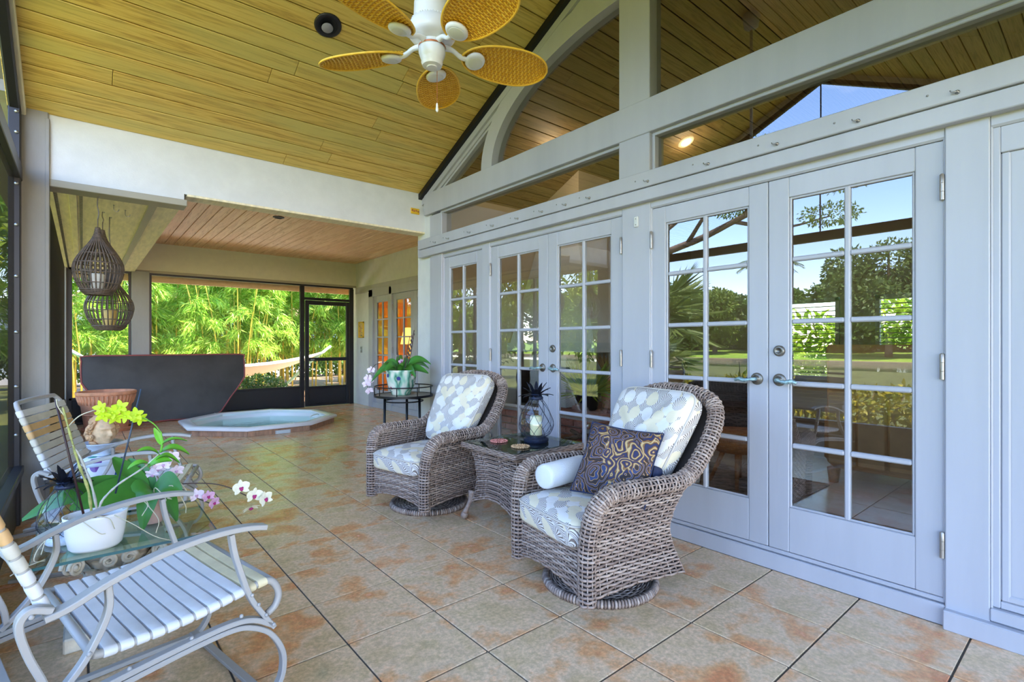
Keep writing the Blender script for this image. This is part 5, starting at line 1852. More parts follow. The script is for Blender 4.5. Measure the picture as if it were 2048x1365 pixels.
for sx in (-1, 1):
    for sy in (-1, 1):
        d = Vector((sx, sy, 0)).normalized()
        for sd_ in (-1, 1):
            pr = Vector((-d.y, d.x, 0)) * sd_
            mb = MB()
            p_, r_ = volute(Vector((sx * .150, sy * .150, .335)) + pr * .016, d, 0, .036)
            mb.tube(p_, r_, 7)
            mb.ball(p_[-1], .014, 8, 6)
            mk('volute', mb, M['plaster'], pd, True)
def acanthus(a, z0, h, out, w_):
    def f(u, v):
        r = .112 + out * u ** 2.2 + .012 * math.cos((v - .5) * 6 * PI) * (1 - u) * .5
        z = z0 + h * (u - .35 * max(0, u - .75) * 4 * (u - .75) * 4 * .5)
        ww = w_ * (.55 + .45 * math.sin(PI * (.25 + .6 * u))) * (1 + .10 * math.sin(u * 22)) * (v - .5)
        return Vector((r * math.cos(a) - ww * math.sin(a), r * math.sin(a) + ww * math.cos(a), z))
    m = MB().grid(f, 12, 10)
    m.grid(lambda u, v: f(u, v) - Vector((math.cos(a), math.sin(a), 0)) * .010, 12, 10)
    return m
for k in range(8):
    mk('acanthus_leaf', acanthus(2 * PI * k / 8, .232, .075, .045, .085), M['plaster'], pd, True)
    mk('acanthus_leaf', acanthus(2 * PI * (k + .5) / 8, .25, .10, .055, .08), M['plaster'], pd, True)
for k in range(4):
    a = k * PI / 2
    d = Vector((math.cos(a), math.sin(a), 0))
    pr = Vector((-d.y, d.x, 0))
    mb = MB()
    for s in (-1, 1):
        p_, r_ = volute(d * .150 + pr * (s * .034) + Vector((0, 0, .330)), pr, 0, .028, flip=s)
        mb.tube(p_, r_, 7)
        mb.tube(spline([d * .118 + pr * s * .006 + Vector((0, 0, .25)), d * .128 + pr * s * .018 + Vector((0, 0, .295)), d * .148 + pr * s * .05 + Vector((0, 0, .352))], 5), .007, 6)
    mk('center_scroll', mb, M['plaster'], pd, True)
    mk('flower_boss', MB().ball(d * .168 + Vector((0, 0, .374)), (.02, .02, .016), 10, 6), M['plaster'], pd, True)
gt = mk('glass_top', MB().box(-.275, .345, -.265, .335, .389, .401, .002), M['table_glass'], pd)
mk('polished_edge', MB().box(-.2765, -.275, -.265, .335, .3895, .4005).box(.345, .3465, -.265, .335, .3895, .4005).box(-.275, .345, -.2665, -.265, .3895, .4005).box(-.275, .345, .335, .3365, .3895, .4005), M['glass_edge'], gt)

# ================================================================== plants on the tables
M['orchid_leaf'] = simple('orchid_leaf', (62, 122, 44), .35, var=.12, vscale=5, rand=7)
M['orchid_light'] = simple('young_leaf', (108, 180, 52), .4, var=.1, vscale=6, rand=7)
M['cane'] = simple('orchid_cane', (158, 160, 92), .5, var=.28, vscale=30, vec=(.4, .4, 1))
M['cane_grey'] = simple('papery_cane', (186, 184, 172), .7, var=.12, vscale=30)
M['root'] = simple('aerial_root', (206, 200, 172), .8)
M['stem_dark'] = simple('dark_spike', (70, 52, 48), .5)
M['stake'] = simple('dark_stake', (58, 34, 34), .5)
M['stake_blue'] = simple('steel_blue_stake', (52, 66, 82), .4)
M['petal_lime'] = simple('lime_petal', (190, 222, 34), .6)
M['petal_white'] = simple('cream_petal', (242, 240, 214), .6, var=.05, vscale=30)
M['petal_pink'] = simple('pale_pink_petal', (232, 214, 224), .6, var=.06, vscale=40)
M['petal_mauve'] = simple('mauve_petal', (206, 160, 190), .6, var=.12, vscale=40)
M['magenta'] = simple('magenta_lip', (170, 36, 110), .5)
M['pot_white'] = simple('white_resin', (244, 244, 244), .35)
M['pot_pink'] = simple('pinkish_clay', (196, 160, 146), .7)
M['bark_mix'] = simple('bark_mix', (150, 120, 96), .9, var=.4, vscale=50, bump=.8, bscale=60)

def blade_leaf(base, tip, width, arch, roll=0.0, fold=.25, nu=14, nv=6, rise=None):
    """strap leaf from base to tip, bowed upwards by arch"""
    b, t_ = Vector(base), Vector(tip)
    ax = t_ - b
    ln = ax.length
    d = ax.normalized()
    sd_ = d.cross(Vector((0, 0, 1)))
    sd_ = sd_.normalized() if sd_.length > 1e-3 else Vector((1, 0, 0))
    if roll == 'auto':
        # the blade twists towards the light of the open side
        roll = max((-.75, .75), key=lambda a: (Matrix.Rotation(a, 3, d) @ sd_).cross(d).dot(Vector((-.5, -.85, .2))))
    sd_ = Matrix.Rotation(roll, 3, d) @ sd_
    nrm = sd_.cross(d)
    def f(u, v):
        p = b + ax * u + Vector((0, 0, arch * 4 * u * (1 - u) * (1.0 - .3 * u)))
        w_ = width * (math.sin(PI * (.08 + .90 * u) ** .8) ** .7) * (v - .5)
        return p + sd_ * w_ + nrm * (fold * abs(w_))
    m = MB().grid(f, nu, nv)
    m.grid(lambda u, v: f(u, v) - nrm * .0025, nu, nv)
    return m
def flower_mesh(name, size, mat, kind='phal'):
    m = MB()
    spec = ((90, 1.0, .55), (215, .95, .55), (325, .95, .55), (20, 1.0, 1.0), (160, 1.0, 1.0)) if kind == 'phal' else ((90, 1, .62), (18, 1, .66), (162, 1, .66), (234, 1, .6), (306, 1, .6))
    for a, ln, w_ in spec:
        a = math.radians(a)
        def f(u, v, a=a, ln=ln, w_=w_):
            r = size * .5 * ln * u
            q = size * .5 * w_ * math.sin(PI * min(1, .10 + .88 * u)) ** .6 * (v - .5)
            return Vector((r * math.cos(a) - q * math.sin(a), r * math.sin(a) + q * math.cos(a), size * (.10 * u * u - .25 * (v - .5) ** 2 * .4)))
        m.grid(f, 6, 6)
    return m.mesh(name, mat, True)
def lip_mesh(size, mat):
    m = MB().ball((0, -.06 * size, .07 * size), (.10 * size, .12 * size, .07 * size), 10, 6)
    m.ball((.07 * size, 0, .07 * size), (.05 * size, .07 * size, .05 * size), 8, 5).ball((-.07 * size, 0, .07 * size), (.05 * size, .07 * size, .05 * size), 8, 5)
    return m.mesh('lip', mat, True)
def put_flower(fm, lm, par, loc, face, spin=0.0):
    """face: direction the flower looks at"""
    z = Vector(face).normalized()
    q = z.to_track_quat('Z', 'Y').to_matrix().to_4x4()
    o = link('flower', fm, par)
    # keep the flower's top towards the sky
    yv = q.col[1].to_3d()
    up_ = (Vector((0, 0, 1)) - z * z.z).normalized()
    xv = up_.cross(z)
    R_ = Matrix((xv, up_, z)).transposed().to_4x4()
    o.matrix_local = Matrix.Translation(loc) @ R_ @ Matrix.Rotation(spin, 4, 'Z')
    if lm is not None: link('lip', lm, o)
    return o
TO_CAM = Vector((-.35, -1.0, .12))

# white-flowered moth orchid in a small clay pot
ph = thing('moth_orchid', 'moth orchid with broad leaves and white purple-lipped blooms arching off the glass table', 'orchid', (.252, 2.93, .402))
mk('pot', MB().lathe([(.040, 0), (.052, .12), (.058, .122), (.058, .142), (.052, .142), (.048, .12), (.0001, .118)], 24), M['pot_pink'], ph, 40)
mk('bark_mix', MB().lathe([(.049, .112), (.03, .132), (.0001, .136)], 16), M['bark_mix'], ph, True)
C_ = Vector((.252, 2.93, .402))
def rel(p):
    return Vector(p) - C_
for bs, tp, w_, ar, ro, fo in ((( .24, 2.93, .535), (-.19, 2.90, .515), .11, .085, -.75, .3), ((.24, 2.90, .54), (-.04, 2.82, .55), .13, .045, -.9, .15),
        ((.25, 2.91, .545), (.36, 2.83, .535), .13, .04, .85, .3), ((.255, 2.90, .545), (.15, 2.86, .515), .10, .05, -.7, .3), ((.25, 2.89, .54), (.205, 2.80, .41), .085, .045, .0, .3),
        ((.27, 2.90, .54), (.335, 2.82, .415), .085, .045, .0, .3), ((.22, 2.95, .54), (.11, 3.02, .71), .10, .0, -.5, .3), ((.25, 2.96, .54), (.17, 3.05, .69), .09, .0, -.8, .3)):
    mk('leaf', blade_leaf(rel(bs), rel(tp), w_, ar, ro, fo), M['orchid_leaf'], ph, True)
s1 = spline([rel(p) for p in ((.27, 2.93, .53), (.285, 2.915, .552), (.36, 2.90, .566), (.487, 2.89, .548), (.571, 2.885, .512), (.66, 2.88, .45), (.73, 2.875, .425))], 6)
mk('flower_spike', MB().tube(s1, .0032, 6), M['stem_dark'], ph, True)
s2 = spline([rel(p) for p in ((.27, 2.94, .53), (.34, 2.93, .55), (.40, 2.915, .51), (.45, 2.90, .47), (.505, 2.89, .44))], 6)
mk('flower_spike', MB().tube(s2, .0028, 6), M['stem_dark'], ph, True)
s3 = spline([rel(p) for p in ((.25, 2.95, .53), (.17, 3.0, .62), (.20, 3.02, .65), (.28, 3.0, .66), (.345, 2.98, .685))], 6)
mk('flower_spike', MB().tube(s3, .0028, 6), M['stem_dark'], ph, True)
fw, lw = flower_mesh('flower', .088, M['petal_white']), lip_mesh(.088, M['magenta'])
fp_m, fm_m = flower_mesh('flower', .070, M['petal_pink']), flower_mesh('flower', .062, M['petal_mauve'])
lp_s = lip_mesh(.062, M['magenta'])
lp_p = lip_mesh(.06, M['petal_mauve'])
for p, fc, sp in (((.617, 2.875, .506), (.1, -1, .1), .1), ((.676, 2.865, .458), (.2, -1, -.05), -.1), ((.728, 2.86, .432), (.5, -1, .1), .25), ((.664, 2.88, .395), (.1, -.5, -.8), .3)):
    put_flower(fw, lw, ph, rel(p), fc, sp)
for p, fc, sp in (((.427, 2.90, .498), (-.2, -1, .4), .2), ((.30, 2.98, .653), (-.3, -1, .3), .0), ((.277, 2.99, .632), (0, -1, -.4), .5), ((.335, 2.97, .684), (.3, -1, .2), .3), ((.350, 2.96, .62), (.2, -1, -.3), .1), ((.255, 2.98, .61), (-.4, -1, -.2), .8)):
    put_flower(fp_m, lp_p, ph, rel(p), fc, sp)
for p, fc, sp in (((.474, 2.885, .488), (.2, -1, .1), .1), ((.497, 2.88, .453), (.5, -1, -.1), .4)):
    put_flower(fm_m, lp_s, ph, rel(p), fc, sp)
q = random.Random(21)
mb = MB()
for k in range(15):
    a = q.uniform(0, 2 * PI)
    p0 = Vector((.04 * math.cos(a), .04 * math.sin(a), .135))
    p1 = p0 + Vector((.06 * math.cos(a), .06 * math.sin(a), q.uniform(.0, .06)))
    p2 = p1 + Vector((.05 * math.cos(a + .8), .05 * math.sin(a + .8), q.uniform(-.10, -.02)))
    p3 = p2 + Vector((.03 * math.cos(a - .8), .03 * math.sin(a - .8), q.uniform(-.06, .02)))
    mb.tube(spline([p0, p1, p2, p3], 4), .0022, 5)
stuff(mk('aerial_roots', mb, M['root'], ph, True))

# lime dendrobium in the white oval pot
dn = thing('dendrobium_orchid', 'cane orchid with lime green blooms in a white oval pot', 'orchid', (.042, 2.715, .402))
D0 = Vector((.042, 2.715, .402))
def rd(p):
    return Vector(p) - D0
mk('pot', MB().lathe([(.066, 0), (.076, .012), (.084, .06), (.090, .13), (.092, .142), (.088, .142), (.084, .12), (.074, .05), (.0001, .045)], 36, sx=1.16, sy=.92), M['pot_white'], dn, True)
mk('bark_mix', MB().lathe([(.083, .105), (.05, .115), (.0001, .118)], 20, sx=1.16, sy=.92), M['bark_mix'], dn, True)
def cane(pts, r, mat, bulge=.25):
    P_ = spline([rd(p) for p in pts], 8)
    n = len(P_)
    return mk('cane', MB().tube(P_, [r * (1 + bulge * math.cos(i * 2 * PI / 5)) * (1 - .35 * i / n) for i in range(n)], 8), mat, dn, True)
cane(((.032, 2.72, .51), (.018, 2.72, .64), (-.010, 2.72, .745), (-.035, 2.72, .86), (-.060, 2.72, .985)), .0055, M['cane'])
cane(((.052, 2.72, .51), (.030, 2.72, .65), (-.004, 2.72, .77), (-.03, 2.72, .83)), .0052, M['cane_grey'])
cane(((.048, 2.71, .51), (.056, 2.705, .575), (.075, 2.70, .61), (.121, 2.70, .655), (.199, 2.70, .706), (.262, 2.70, .765)), .0050, M['cane_grey'], .15)
cane(((.262, 2.70, .765), (.268, 2.70, .81), (.262, 2.70, .855)), .005, M['orchid_light'], .1)
mk('stake', MB().tube([rd((.011, 2.725, .50)), rd((-.083, 2.725, 1.02))], .0042, 8), M['stake'], dn, True)
mk('stake', MB().tube([rd((.108, 2.76, .60)), rd((.197, 2.76, 1.041))], .0035, 8), M['stake_blue'], dn, True)
mk('dry_stem', MB().tube(spline([rd((-.055, 2.72, .95)), rd((-.075, 2.72, .99)), rd((-.080, 2.72, 1.02))], 4), .002, 5).tube(spline([rd((-.05, 2.72, .90)), rd((-.01, 2.73, .945)), rd((.04, 2.74, .965))], 5), .0022, 5), M['root'], dn, True)
for bs, tp, w_, ar, ro in (((.262, 2.70, .765), (.366, 2.68, .745), .048, .03, .3), ((.258, 2.70, .755), (.178, 2.68, .785), .042, .018, -.3), ((.265, 2.70, .80), (.362, 2.70, .802), .030, .02, .2),
        ((.245, 2.70, .735), (.330, 2.68, .712), .045, .028, .2), ((.225, 2.70, .715), (.145, 2.68, .715), .046, .02, -.2), ((.215, 2.69, .712), (.30, 2.67, .728), .05, .018, .5), ((.266, 2.70, .80), (.238, 2.70, .875), .026, .0, 1.3)):
    mk('leaf', blade_leaf(rd(bs), rd(tp), w_, ar, ro, .25), M['orchid_light'], dn, True)
mk('flower_spray', MB().tube(spline([rd(p) for p in ((.264, 2.70, .85), (.234, 2.70, .895), (.19, 2.70, .925), (.12, 2.70, .955), (.05, 2.70, .975))], 6), .0026, 6), M['orchid_light'], dn, True)
fl, ll = flower_mesh('flower', .062, M['petal_lime'], 'dend'), lip_mesh(.05, M['petal_lime'])
for p, fc, sp in (((.173, 2.69, .940), (-.2, -1, .1), .1), ((.137, 2.69, .937), (-.6, -1, -.1), .5), ((.121, 2.69, .976), (-.2, -1, .5), .2), ((.094, 2.69, .957), (-.4, -1, .0), .8), ((.056, 2.69, .977), (-.7, -.7, .2), .3), ((.064, 2.69, .945), (-.3, -1, -.4), 1.0), ((.105, 2.70, .930), (0, -1, -.6), .0), ((.19, 2.70, .918), (.3, -1, -.5), .6)):
    put_flower(fl, ll, dn, rd(p), fc, sp)
q = random.Random(9)
mb = MB()
for p in (((-.05, 2.70, .53), (-.12, 2.66, .47), (-.14, 2.64, .42), (-.11, 2.66, .404)), ((-.045, 2.72, .54), (-.10, 2.68, .50), (-.12, 2.63, .44)), ((-.03, 2.66, .55), (.02, 2.62, .56), (.08, 2.61, .54), (.10, 2.62, .49)), ((.12, 2.70, .55), (.17, 2.66, .585), (.21, 2.64, .56), (.19, 2.63, .52)),
          ((.13, 2.72, .54), (.20, 2.70, .57), (.22, 2.67, .54)), ((.10, 2.64, .54), (.16, 2.60, .50), (.23, 2.58, .44), (.30, 2.57, .404)), ((.0, 2.63, .54), (.05, 2.60, .49), (.07, 2.61, .48)), ((-.11, 2.66, .41), (-.17, 2.62, .405), (-.20, 2.58, .40)), ((.21, 2.64, .56), (.245, 2.60, .50), (.235, 2.59, .45))):
    mb.tube(spline([rd(a) for a in p], 5), .0018, 5)
stuff(mk('aerial_roots', mb, M['root'], dn, True))

# ---- garden stool, bowl and terracotta head
def stool_mat():
    m, nt, b = new_mat('painted_porcelain')
    v = coords(nt, (1, 1, .55))
    vo = nd(nt, 'ShaderNodeTexVoronoi', Scale=12.0)
    nt.links.new(v, vo.inputs['Vector'])
    sp_ = nt.nodes.new('ShaderNodeSeparateXYZ')
    nt.links.new(vo.outputs['Color'], sp_.inputs[0])
    r = ramp(nt, [(0, lin((48, 92, 168))), (.3, lin((40, 146, 122))), (.55, lin((120, 70, 150))), (.75, lin((60, 120, 80)))], 'CONSTANT')
    nt.links.new(sp_.outputs[0], r.inputs['Fac'])
    lt = nd(nt, 'ShaderNodeMath', operation='LESS_THAN')
    lt.inputs[1].default_value = .42
    nt.links.new(vo.outputs['Distance'], lt.inputs[0])
    pk = nd(nt, 'ShaderNodeMath', operation='GREATER_THAN')
    pk.inputs[1].default_value = .45
    nt.links.new(sp_.outputs[1], pk.inputs[0])
    mm = nd(nt, 'ShaderNodeMath', operation='MULTIPLY')
    nt.links.new(lt.outputs[0], mm.inputs[0])
    nt.links.new(pk.outputs[0], mm.inputs[1])
    mx = nt.nodes.new('ShaderNodeMixRGB')
    mx.inputs[1].default_value = (*lin((226, 230, 238)), 1)
    nt.links.new(mm.outputs[0], mx.inputs[0])
    nt.links.new(r.outputs['Color'], mx.inputs[2])
    nt.links.new(mx.outputs[0], b.inputs['Base Color'])
    b.inputs['Roughness'].default_value = .15
    return m
M['porcelain'] = stool_mat()
M['blue_glaze'] = simple('pale_blue_glaze', (200, 212, 226), .2, var=.05)
SX, SY = .095, 4.62
gs = thing('garden_stool', 'white porcelain garden stool painted with blue and green flowers', 'stool', (SX, SY, 0))
mk('body', MB().lathe([(.115, 0), (.125, .02), (.155, .12), (.165, .22), (.155, .34), (.13, .43), (.12, .45), (.0001, .455)], 32), M['porcelain'], gs, True)
mk('upper_band', MB().lathe([(.141, .40), (.144, .41), (.137, .425)], 32, cap=False), M['blue_glaze'], gs, True)
mk('lower_band', MB().lathe([(.126, .01), (.134, .03), (.140, .04)], 32, cap=False), M['blue_glaze'], gs, True)
bo = thing('shallow_bowl', 'pale blue footed bowl on the garden stool', 'bowl', (SX + .01, SY, .456))
mk('bowl_body', MB().lathe([(.055, 0), (.058, .012), (.085, .05), (.115, .082), (.122, .088), (.118, .092), (.08, .06), (.0001, .045)], 32), M['blue_glaze'], bo, True)
mk('foot_ring', MB().lathe([(.050, 0), (.060, .002), (.060, .012), (.050, .014)], 32), M['blue_glaze'], bo, True)
M['head_clay'] = simple('weathered_clay', (200, 158, 116), .85, var=.16, vscale=22, bump=.25, bscale=60)
M['face_clay'] = simple('pale_clay', (220, 184, 142), .85, var=.10, vscale=26, bump=.1, bscale=60)
he = thing('clay_head', 'weathered terracotta head with curly hair resting in the bowl', 'sculpture', (SX + .012, SY, .515), math.radians(-62))
def face(u, v):
    az = 2 * PI * u - PI
    el = -PI / 2 + PI * v
    d = Vector((math.cos(el) * math.cos(az), math.cos(el) * math.sin(az), math.sin(el)))
    p = Vector((d.x * .088, d.y * .072, d.z * .105))
    y, z = p.y, p.z
    def G(y0, z0, sy, sz): return math.exp(-((y - y0) / sy) ** 2 - ((z - z0) / sz) ** 2)
    k = max(0.0, d.x)
    off = 0.026 * G(0, -.008, .009, .022) + .012 * G(0, -.022, .013, .008) + .012 * G(0, .028, .045, .010)
    off -= .014 * (G(.026, .012, .016, .010) + G(-.026, .012, .016, .010))
    off += .007 * (G(.026, .010, .010, .006) + G(-.026, .010, .010, .006))
    off += .010 * G(0, -.043, .018, .0045) + .009 * G(0, -.053, .014, .005) - .006 * G(0, -.0475, .02, .0028)
    off += .013 * G(0, -.077, .018, .012) + .006 * (G(.042, -.02, .018, .02) + G(-.042, -.02, .018, .02))
    p.x += off * k ** .5 if k > 0 else 0
    if z < -.04: p.y *= 1 - 2.2 * (-.04 - z)
    return p + Vector((0, 0, .105))
mk('face', MB().grid(face, 72, 60, cu=True), M['face_clay'], he, True)
mk('neck', MB().lathe([(.055, 0), (.045, .03), (.045, .06)], 16, c=(-.02, 0, -.022)), M['head_clay'], he, True)
q = random.Random(17)
mb = MB()
for k in range(120):
    az = q.uniform(-PI, PI)
    el = q.uniform(-.75, 1.5)
    if abs(az) < 1.3 and el < .72: continue
    if abs(az) < 1.25 and -.3 < el < .3: continue
    d = Vector((math.cos(el) * math.cos(az), math.cos(el) * math.sin(az), math.sin(el)))
    c = Vector((d.x * .092, d.y * .082, d.z * .108 + .105))
    r_ = q.uniform(.014, .026)
    a_ = d.orthogonal().normalized()
    b_ = d.cross(a_)
    pts = [c + d * (r_ * .5 * i / 14) + (a_ * math.cos(i * .62) + b_ * math.sin(i * .62)) * (r_ * (1 - .7 * i / 14)) for i in range(15)]
    mb.tube(pts, r_ * .34, 6)
    mb.ball(c, r_ * .8, 7, 5)
stuff(mk('curls', mb, M['head_clay'], he, True))
for sy in (-1, 1):
    mb = MB()
    for k in range(5):
        a = k * 2 * PI / 5
        mb.ball((.012, sy * .088 + .014 * math.cos(a), .12 + .014 * math.sin(a)), (.007, .011, .011), 8, 5)
    mk('rosette', mb, M['head_clay'], he, True)

# ================================================================== hanging cages
M['cage'] = simple('grey_brown_rattan', (96, 82, 70), .6, var=.2, vscale=40)
M['rope'] = simple('grey_cord', (120, 112, 100), .8)
M['candle_w'] = simple('white_candle', (236, 230, 216), .6)
M['candle_y'] = simple('yellow_candle', (226, 192, 112), .6)
def cage(label, x, y, z, r, h, ztop, n=30):
    t = thing('hanging_cage', label, 'lantern', (x, y, z), group='hanging rattan cages')
    pf = [(.42, 0), (.58, .04), (.86, .17), (.99, .32), (1.0, .40), (.91, .50), (.66, .63), (.36, .76), (.15, .88), (.06, 1.0)]
    pr = [(p.x * r, p.y * h) for p in spline([(a, b, 0) for a, b in pf], 4)]
    rib = MB().tube([(a, 0, b) for a, b in pr], .0055, 6).mesh('rib', M['cage'], True)
    for k in range(n): link('rib', rib, t, (0, 0, 0), (0, 0, 2 * PI * k / n))
    for fz in (.17, .32, .46, .60):
        rr = interp([(b, a) for a, b in pr], fz * h)
        mk('hoop', MB().tube([((rr + .002) * math.cos(2 * PI * k / 36), (rr + .002) * math.sin(2 * PI * k / 36), fz * h) for k in range(36)], .0045, 6, closed=True), M['cage'], t, True)
    mb = MB()
    for k in range(4):
        rr = interp([(b, a) for a, b in pr], .01 + .012 * k)
        mb.tube([((rr + .003) * math.cos(2 * PI * i / 36), (rr + .003) * math.sin(2 * PI * i / 36), .004 + .011 * k) for i in range(36)], .006, 6, closed=True)
    mk('woven_base', mb, M['cage'], t, True)
    mk('floor_disc', MB().lathe([(.0001, .004), (.42 * r, .004), (.42 * r, .012), (.0001, .012)], 24), M['cage'], t)
    mb = MB()
    for k in range(6):
        rr = interp([(b, a) for a, b in pr], h * (.86 + .025 * k))
        mb.tube([((rr + .004) * math.cos(2 * PI * i / 20), (rr + .004) * math.sin(2 * PI * i / 20), h * (.86 + .025 * k)) for i in range(20)], .0048, 5, closed=True)
    mk('top_binding', mb, M['cage'], t, True)
    mk('hanging_ring', MB().tube([(0, .022 * math.sin(2 * PI * k / 20), h + .032 + .034 * math.cos(2 * PI * k / 20)) for k in range(20)], .0035, 6, closed=True), M['cage'], t, True)
    zt = ztop - z
    mk('cord', MB().tube(spline([(0, 0, h + .06), (.006, 0, h + .06 + (zt - h - .06) * .3), (-.002, 0, h + .06 + (zt - h - .06) * .6), (0, 0, zt)], 5), .0045, 6), M['rope'], t, True)
    mk('ceiling_hook', MB().tube(spline([(0, 0, zt), (.012, 0, zt - .008), (.012, 0, zt + .008), (0, 0, zt + .018)], 4), .003, 6), M['steel'], t, True)
    return t
def candle(label, x, y, z, r, h, mat):
    t = thing('pillar_candle', label, 'candle', (x, y, z))
    mk('wax_body', MB().lathe([(r * .97, 0), (r, .004), (r, h - .006), (r * .85, h), (r * .5, h - .008), (.0001, h - .01)], 20), M[mat], t, True)
    mk('wick', MB().tube([(0, 0, h - .012), (.001, 0, h + .008)], .0014, 5), M['black'], t)
cage('hanging rattan cage with white candle, in front of the other two', .090, 5.06, 1.615, .148, .52, 2.375)
candle('white pillar candle inside the foremost hanging cage', .090, 5.06, 1.63, .042, .15, 'candle_w')
cage('hanging rattan cage half hidden behind the white candle one', .135, 5.75, 1.70, .150, .54, 2.40)
cage('lowest hanging rattan cage with yellow candle', .190, 5.95, 1.365, .178, .56, 2.40)
candle('yellow pillar candle inside the lowest hanging cage', .190, 5.95, 1.38, .052, .17, 'candle_y')
for x, y, lb in ((.285, 5.55, 'empty wire hook screwed into the soffit near the cross beam'), (.20, 5.40, 'empty hook with a short chain in the soffit above the cages')):
    hk = thing('soffit_hook', lb, 'hook', (x, y, 2.40))
    mk('shank', MB().tube(spline([(0, 0, 0), (0, 0, -.04), (.012, 0, -.055), (.03, 0, -.048), (.034, 0, -.034)], 5), .003, 6), M['steel'], hk, True)
    mk('thread_collar', MB().lathe([(.006, -.006), (.006, 0)], 8), M['steel'], hk)

# ================================================================== ceiling fan
M['fan_white'] = simple('fan_enamel', (232, 230, 226), .3)
M['fan_inlay'] = simple('fan_inlay', (222, 220, 206), .45)
M['rattan'] = wicker_mat('golden_rattan', (222, 160, 26), (242, 186, 44), (252, 208, 76))
M['rattan_dark'] = simple('rattan_core', (214, 148, 34), .7)
M['copper'] = simple('copper_ring', (190, 116, 76), .4, metal=.6)
FZ = 2.655
fn_ = thing('ceiling_fan', 'white ceiling fan with five golden wicker leaf blades', 'fan', (1.285, 2.125, FZ), math.radians(53.5))
mk('downrod', MB().lathe([(.013, .26), (.013, ZR - FZ - .02)], 12), M['fan_white'], fn_, True)
mk('ceiling_canopy', MB().lathe([(.02, ZR - FZ - .16), (.06, ZR - FZ - .13), (.075, ZR - FZ - .02)], 20), M['fan_white'], fn_, True)
mk('motor_housing', MB().lathe([(.02, .245), (.07, .235), (.085, .215), (.088, .13), (.10, .122), (.103, .112), (.112, .10), (.112, .06), (.10, .045), (.075, .035), (.06, .03)], 36), M['fan_white'], fn_, 50)
mb = MB()
for k in range(48):
    a = 2 * PI * k / 48
    mb.ball((.096 * math.cos(a), .096 * math.sin(a), .126), .0042, 6, 4)
stuff(mk('bead_trim', mb, M['fan_white'], fn_, True))
mk('copper_band', MB().lathe([(.064, .004), (.066, .008), (.064, .012)], 30, cap=False), M['copper'], fn_, True)
mk('switch_housing', MB().lathe([(.058, .03), (.062, .004), (.064, -.02), (.056, -.045), (.05, -.06), (.052, -.066), (.046, -.082), (.026, -.086), (.024, -.090), (.0001, -.090)], 32), M['fan_white'], fn_, 50)
def SBl(u, v):
    q = 2 * v - 1
    w_ = .118 * max(.02, 1 - abs(q) ** 2.3) ** .5 * (1.0 + .10 * q)
    y = (2 * u - 1) * w_
    return Vector((.375 + .225 * q, -y, .012 * (1 - (2 * u - 1) ** 2)))
bl_me = weave(MB(), SBl, 44, 9, .0048, .0024, .0030, 4, stake=.0018).mesh('blade', M['rattan'], True, False)
cr_me = MB().grid(lambda u, v: SBl(u, v), 10, 20).mesh('blade_core', M['rattan_dark'], True)
rm_me = MB().tube([SBl(0, k / 30) for k in range(31)] + [SBl(1, 1 - k / 30) for k in range(31)], .0055, 6, closed=True).mesh('blade_rim', M['rattan'], True)
arm_me = MB().tube(spline([(.055, 0, .02), (.10, 0, .015), (.145, 0, -.01), (.20, 0, -.012)], 5), [.016, .015, .014, .013, .012, .011, .011, .011, .011, .012, .012, .012, .012, .012, .011, .010], 10).mesh('blade_arm', M['fan_white'], True)
med_me = MB().lathe([(.0001, -.016), (.042, -.016), (.050, -.012), (.054, -.004), (.052, .004), (.0001, .006)], 28, c=(.215, 0, 0), sx=.92, sy=1.0).mesh('medallion', M['fan_white'], True)
inl_me = MB().lathe([(.0001, -.0175), (.034, -.0172), (.038, -.0155)], 28, c=(.217, 0, 0), sx=.92).mesh('inlay', M['fan_inlay'], True)
for k in range(5):
    a = 2 * PI * k / 5
    am_ = link('blade_arm', arm_me, fn_, (0, 0, 0), (0, 0, a))
    link('medallion', med_me, am_, (0, 0, -.012), (math.radians(-14), 0, 0))
    link('inlay', inl_me, am_, (0, 0, -.012), (math.radians(-14), 0, 0))
    bl_ = link('blade', bl_me, fn_, (0, 0, -.006), (math.radians(-14), 0, 0))
    bl_.matrix_local = Matrix.Rotation(a, 4, 'Z') @ Matrix.Translation((0, 0, -.006)) @ Matrix.Rotation(math.radians(-14), 4, 'X')
    bl_['kind'] = 'stuff'
    link('blade_core', cr_me, bl_)
    link('blade_rim', rm_me, bl_)
pc = mk('pull_chain', MB().tube([(.045, -.02, -.06), (.047, -.02, -.235)], .0014, 5), M['copper'], fn_)
mk('chain_tassel', MB().lathe([(.003, -.28), (.007, -.272), (.005, -.245), (.003, -.236)], 10, c=(.047, -.02, 0)), M['fan_white'], pc, True)

# recessed lights
def can(label, x, y, z, tilt, r=.075):
    t = thing('recessed_light', label, 'light')
    t.matrix_world = Matrix.Translation((x, y, z)) @ Matrix.Rotation(tilt, 4, 'X')
    mk('trim_ring', MB().lathe([(r * .78, -.006), (r * .9, -.012), (r * 1.12, -.006), (r * 1.14, 0), (r * .78, .0)], 32, cap=False), M['bronze'], t, True)
    mk('baffle', MB().lathe([(r * .80, -.008), (r * .78, -.0085), (r * .70, -.002), (r * .0001, -.0015)], 32, cap=False), M['black'], t, True)
    return t
cl = can('dark rimmed recessed light in the vaulted ceiling beside the fan', 1.335, 3.62, zc(3.62) - .002, -math.atan(SL), .082)
M['lens'] = simple('grey_lens', (150, 146, 160), .3)
mk('lamp_face', MB().lathe([(.0001, -.0135), (.036, -.013), (.04, -.009)], 24, c=(0, .016, 0)), M['lens'], cl, True)
can('small dark recessed light in the flat cedar ceiling', 1.97, 7.1, 2.902, 0, .062)
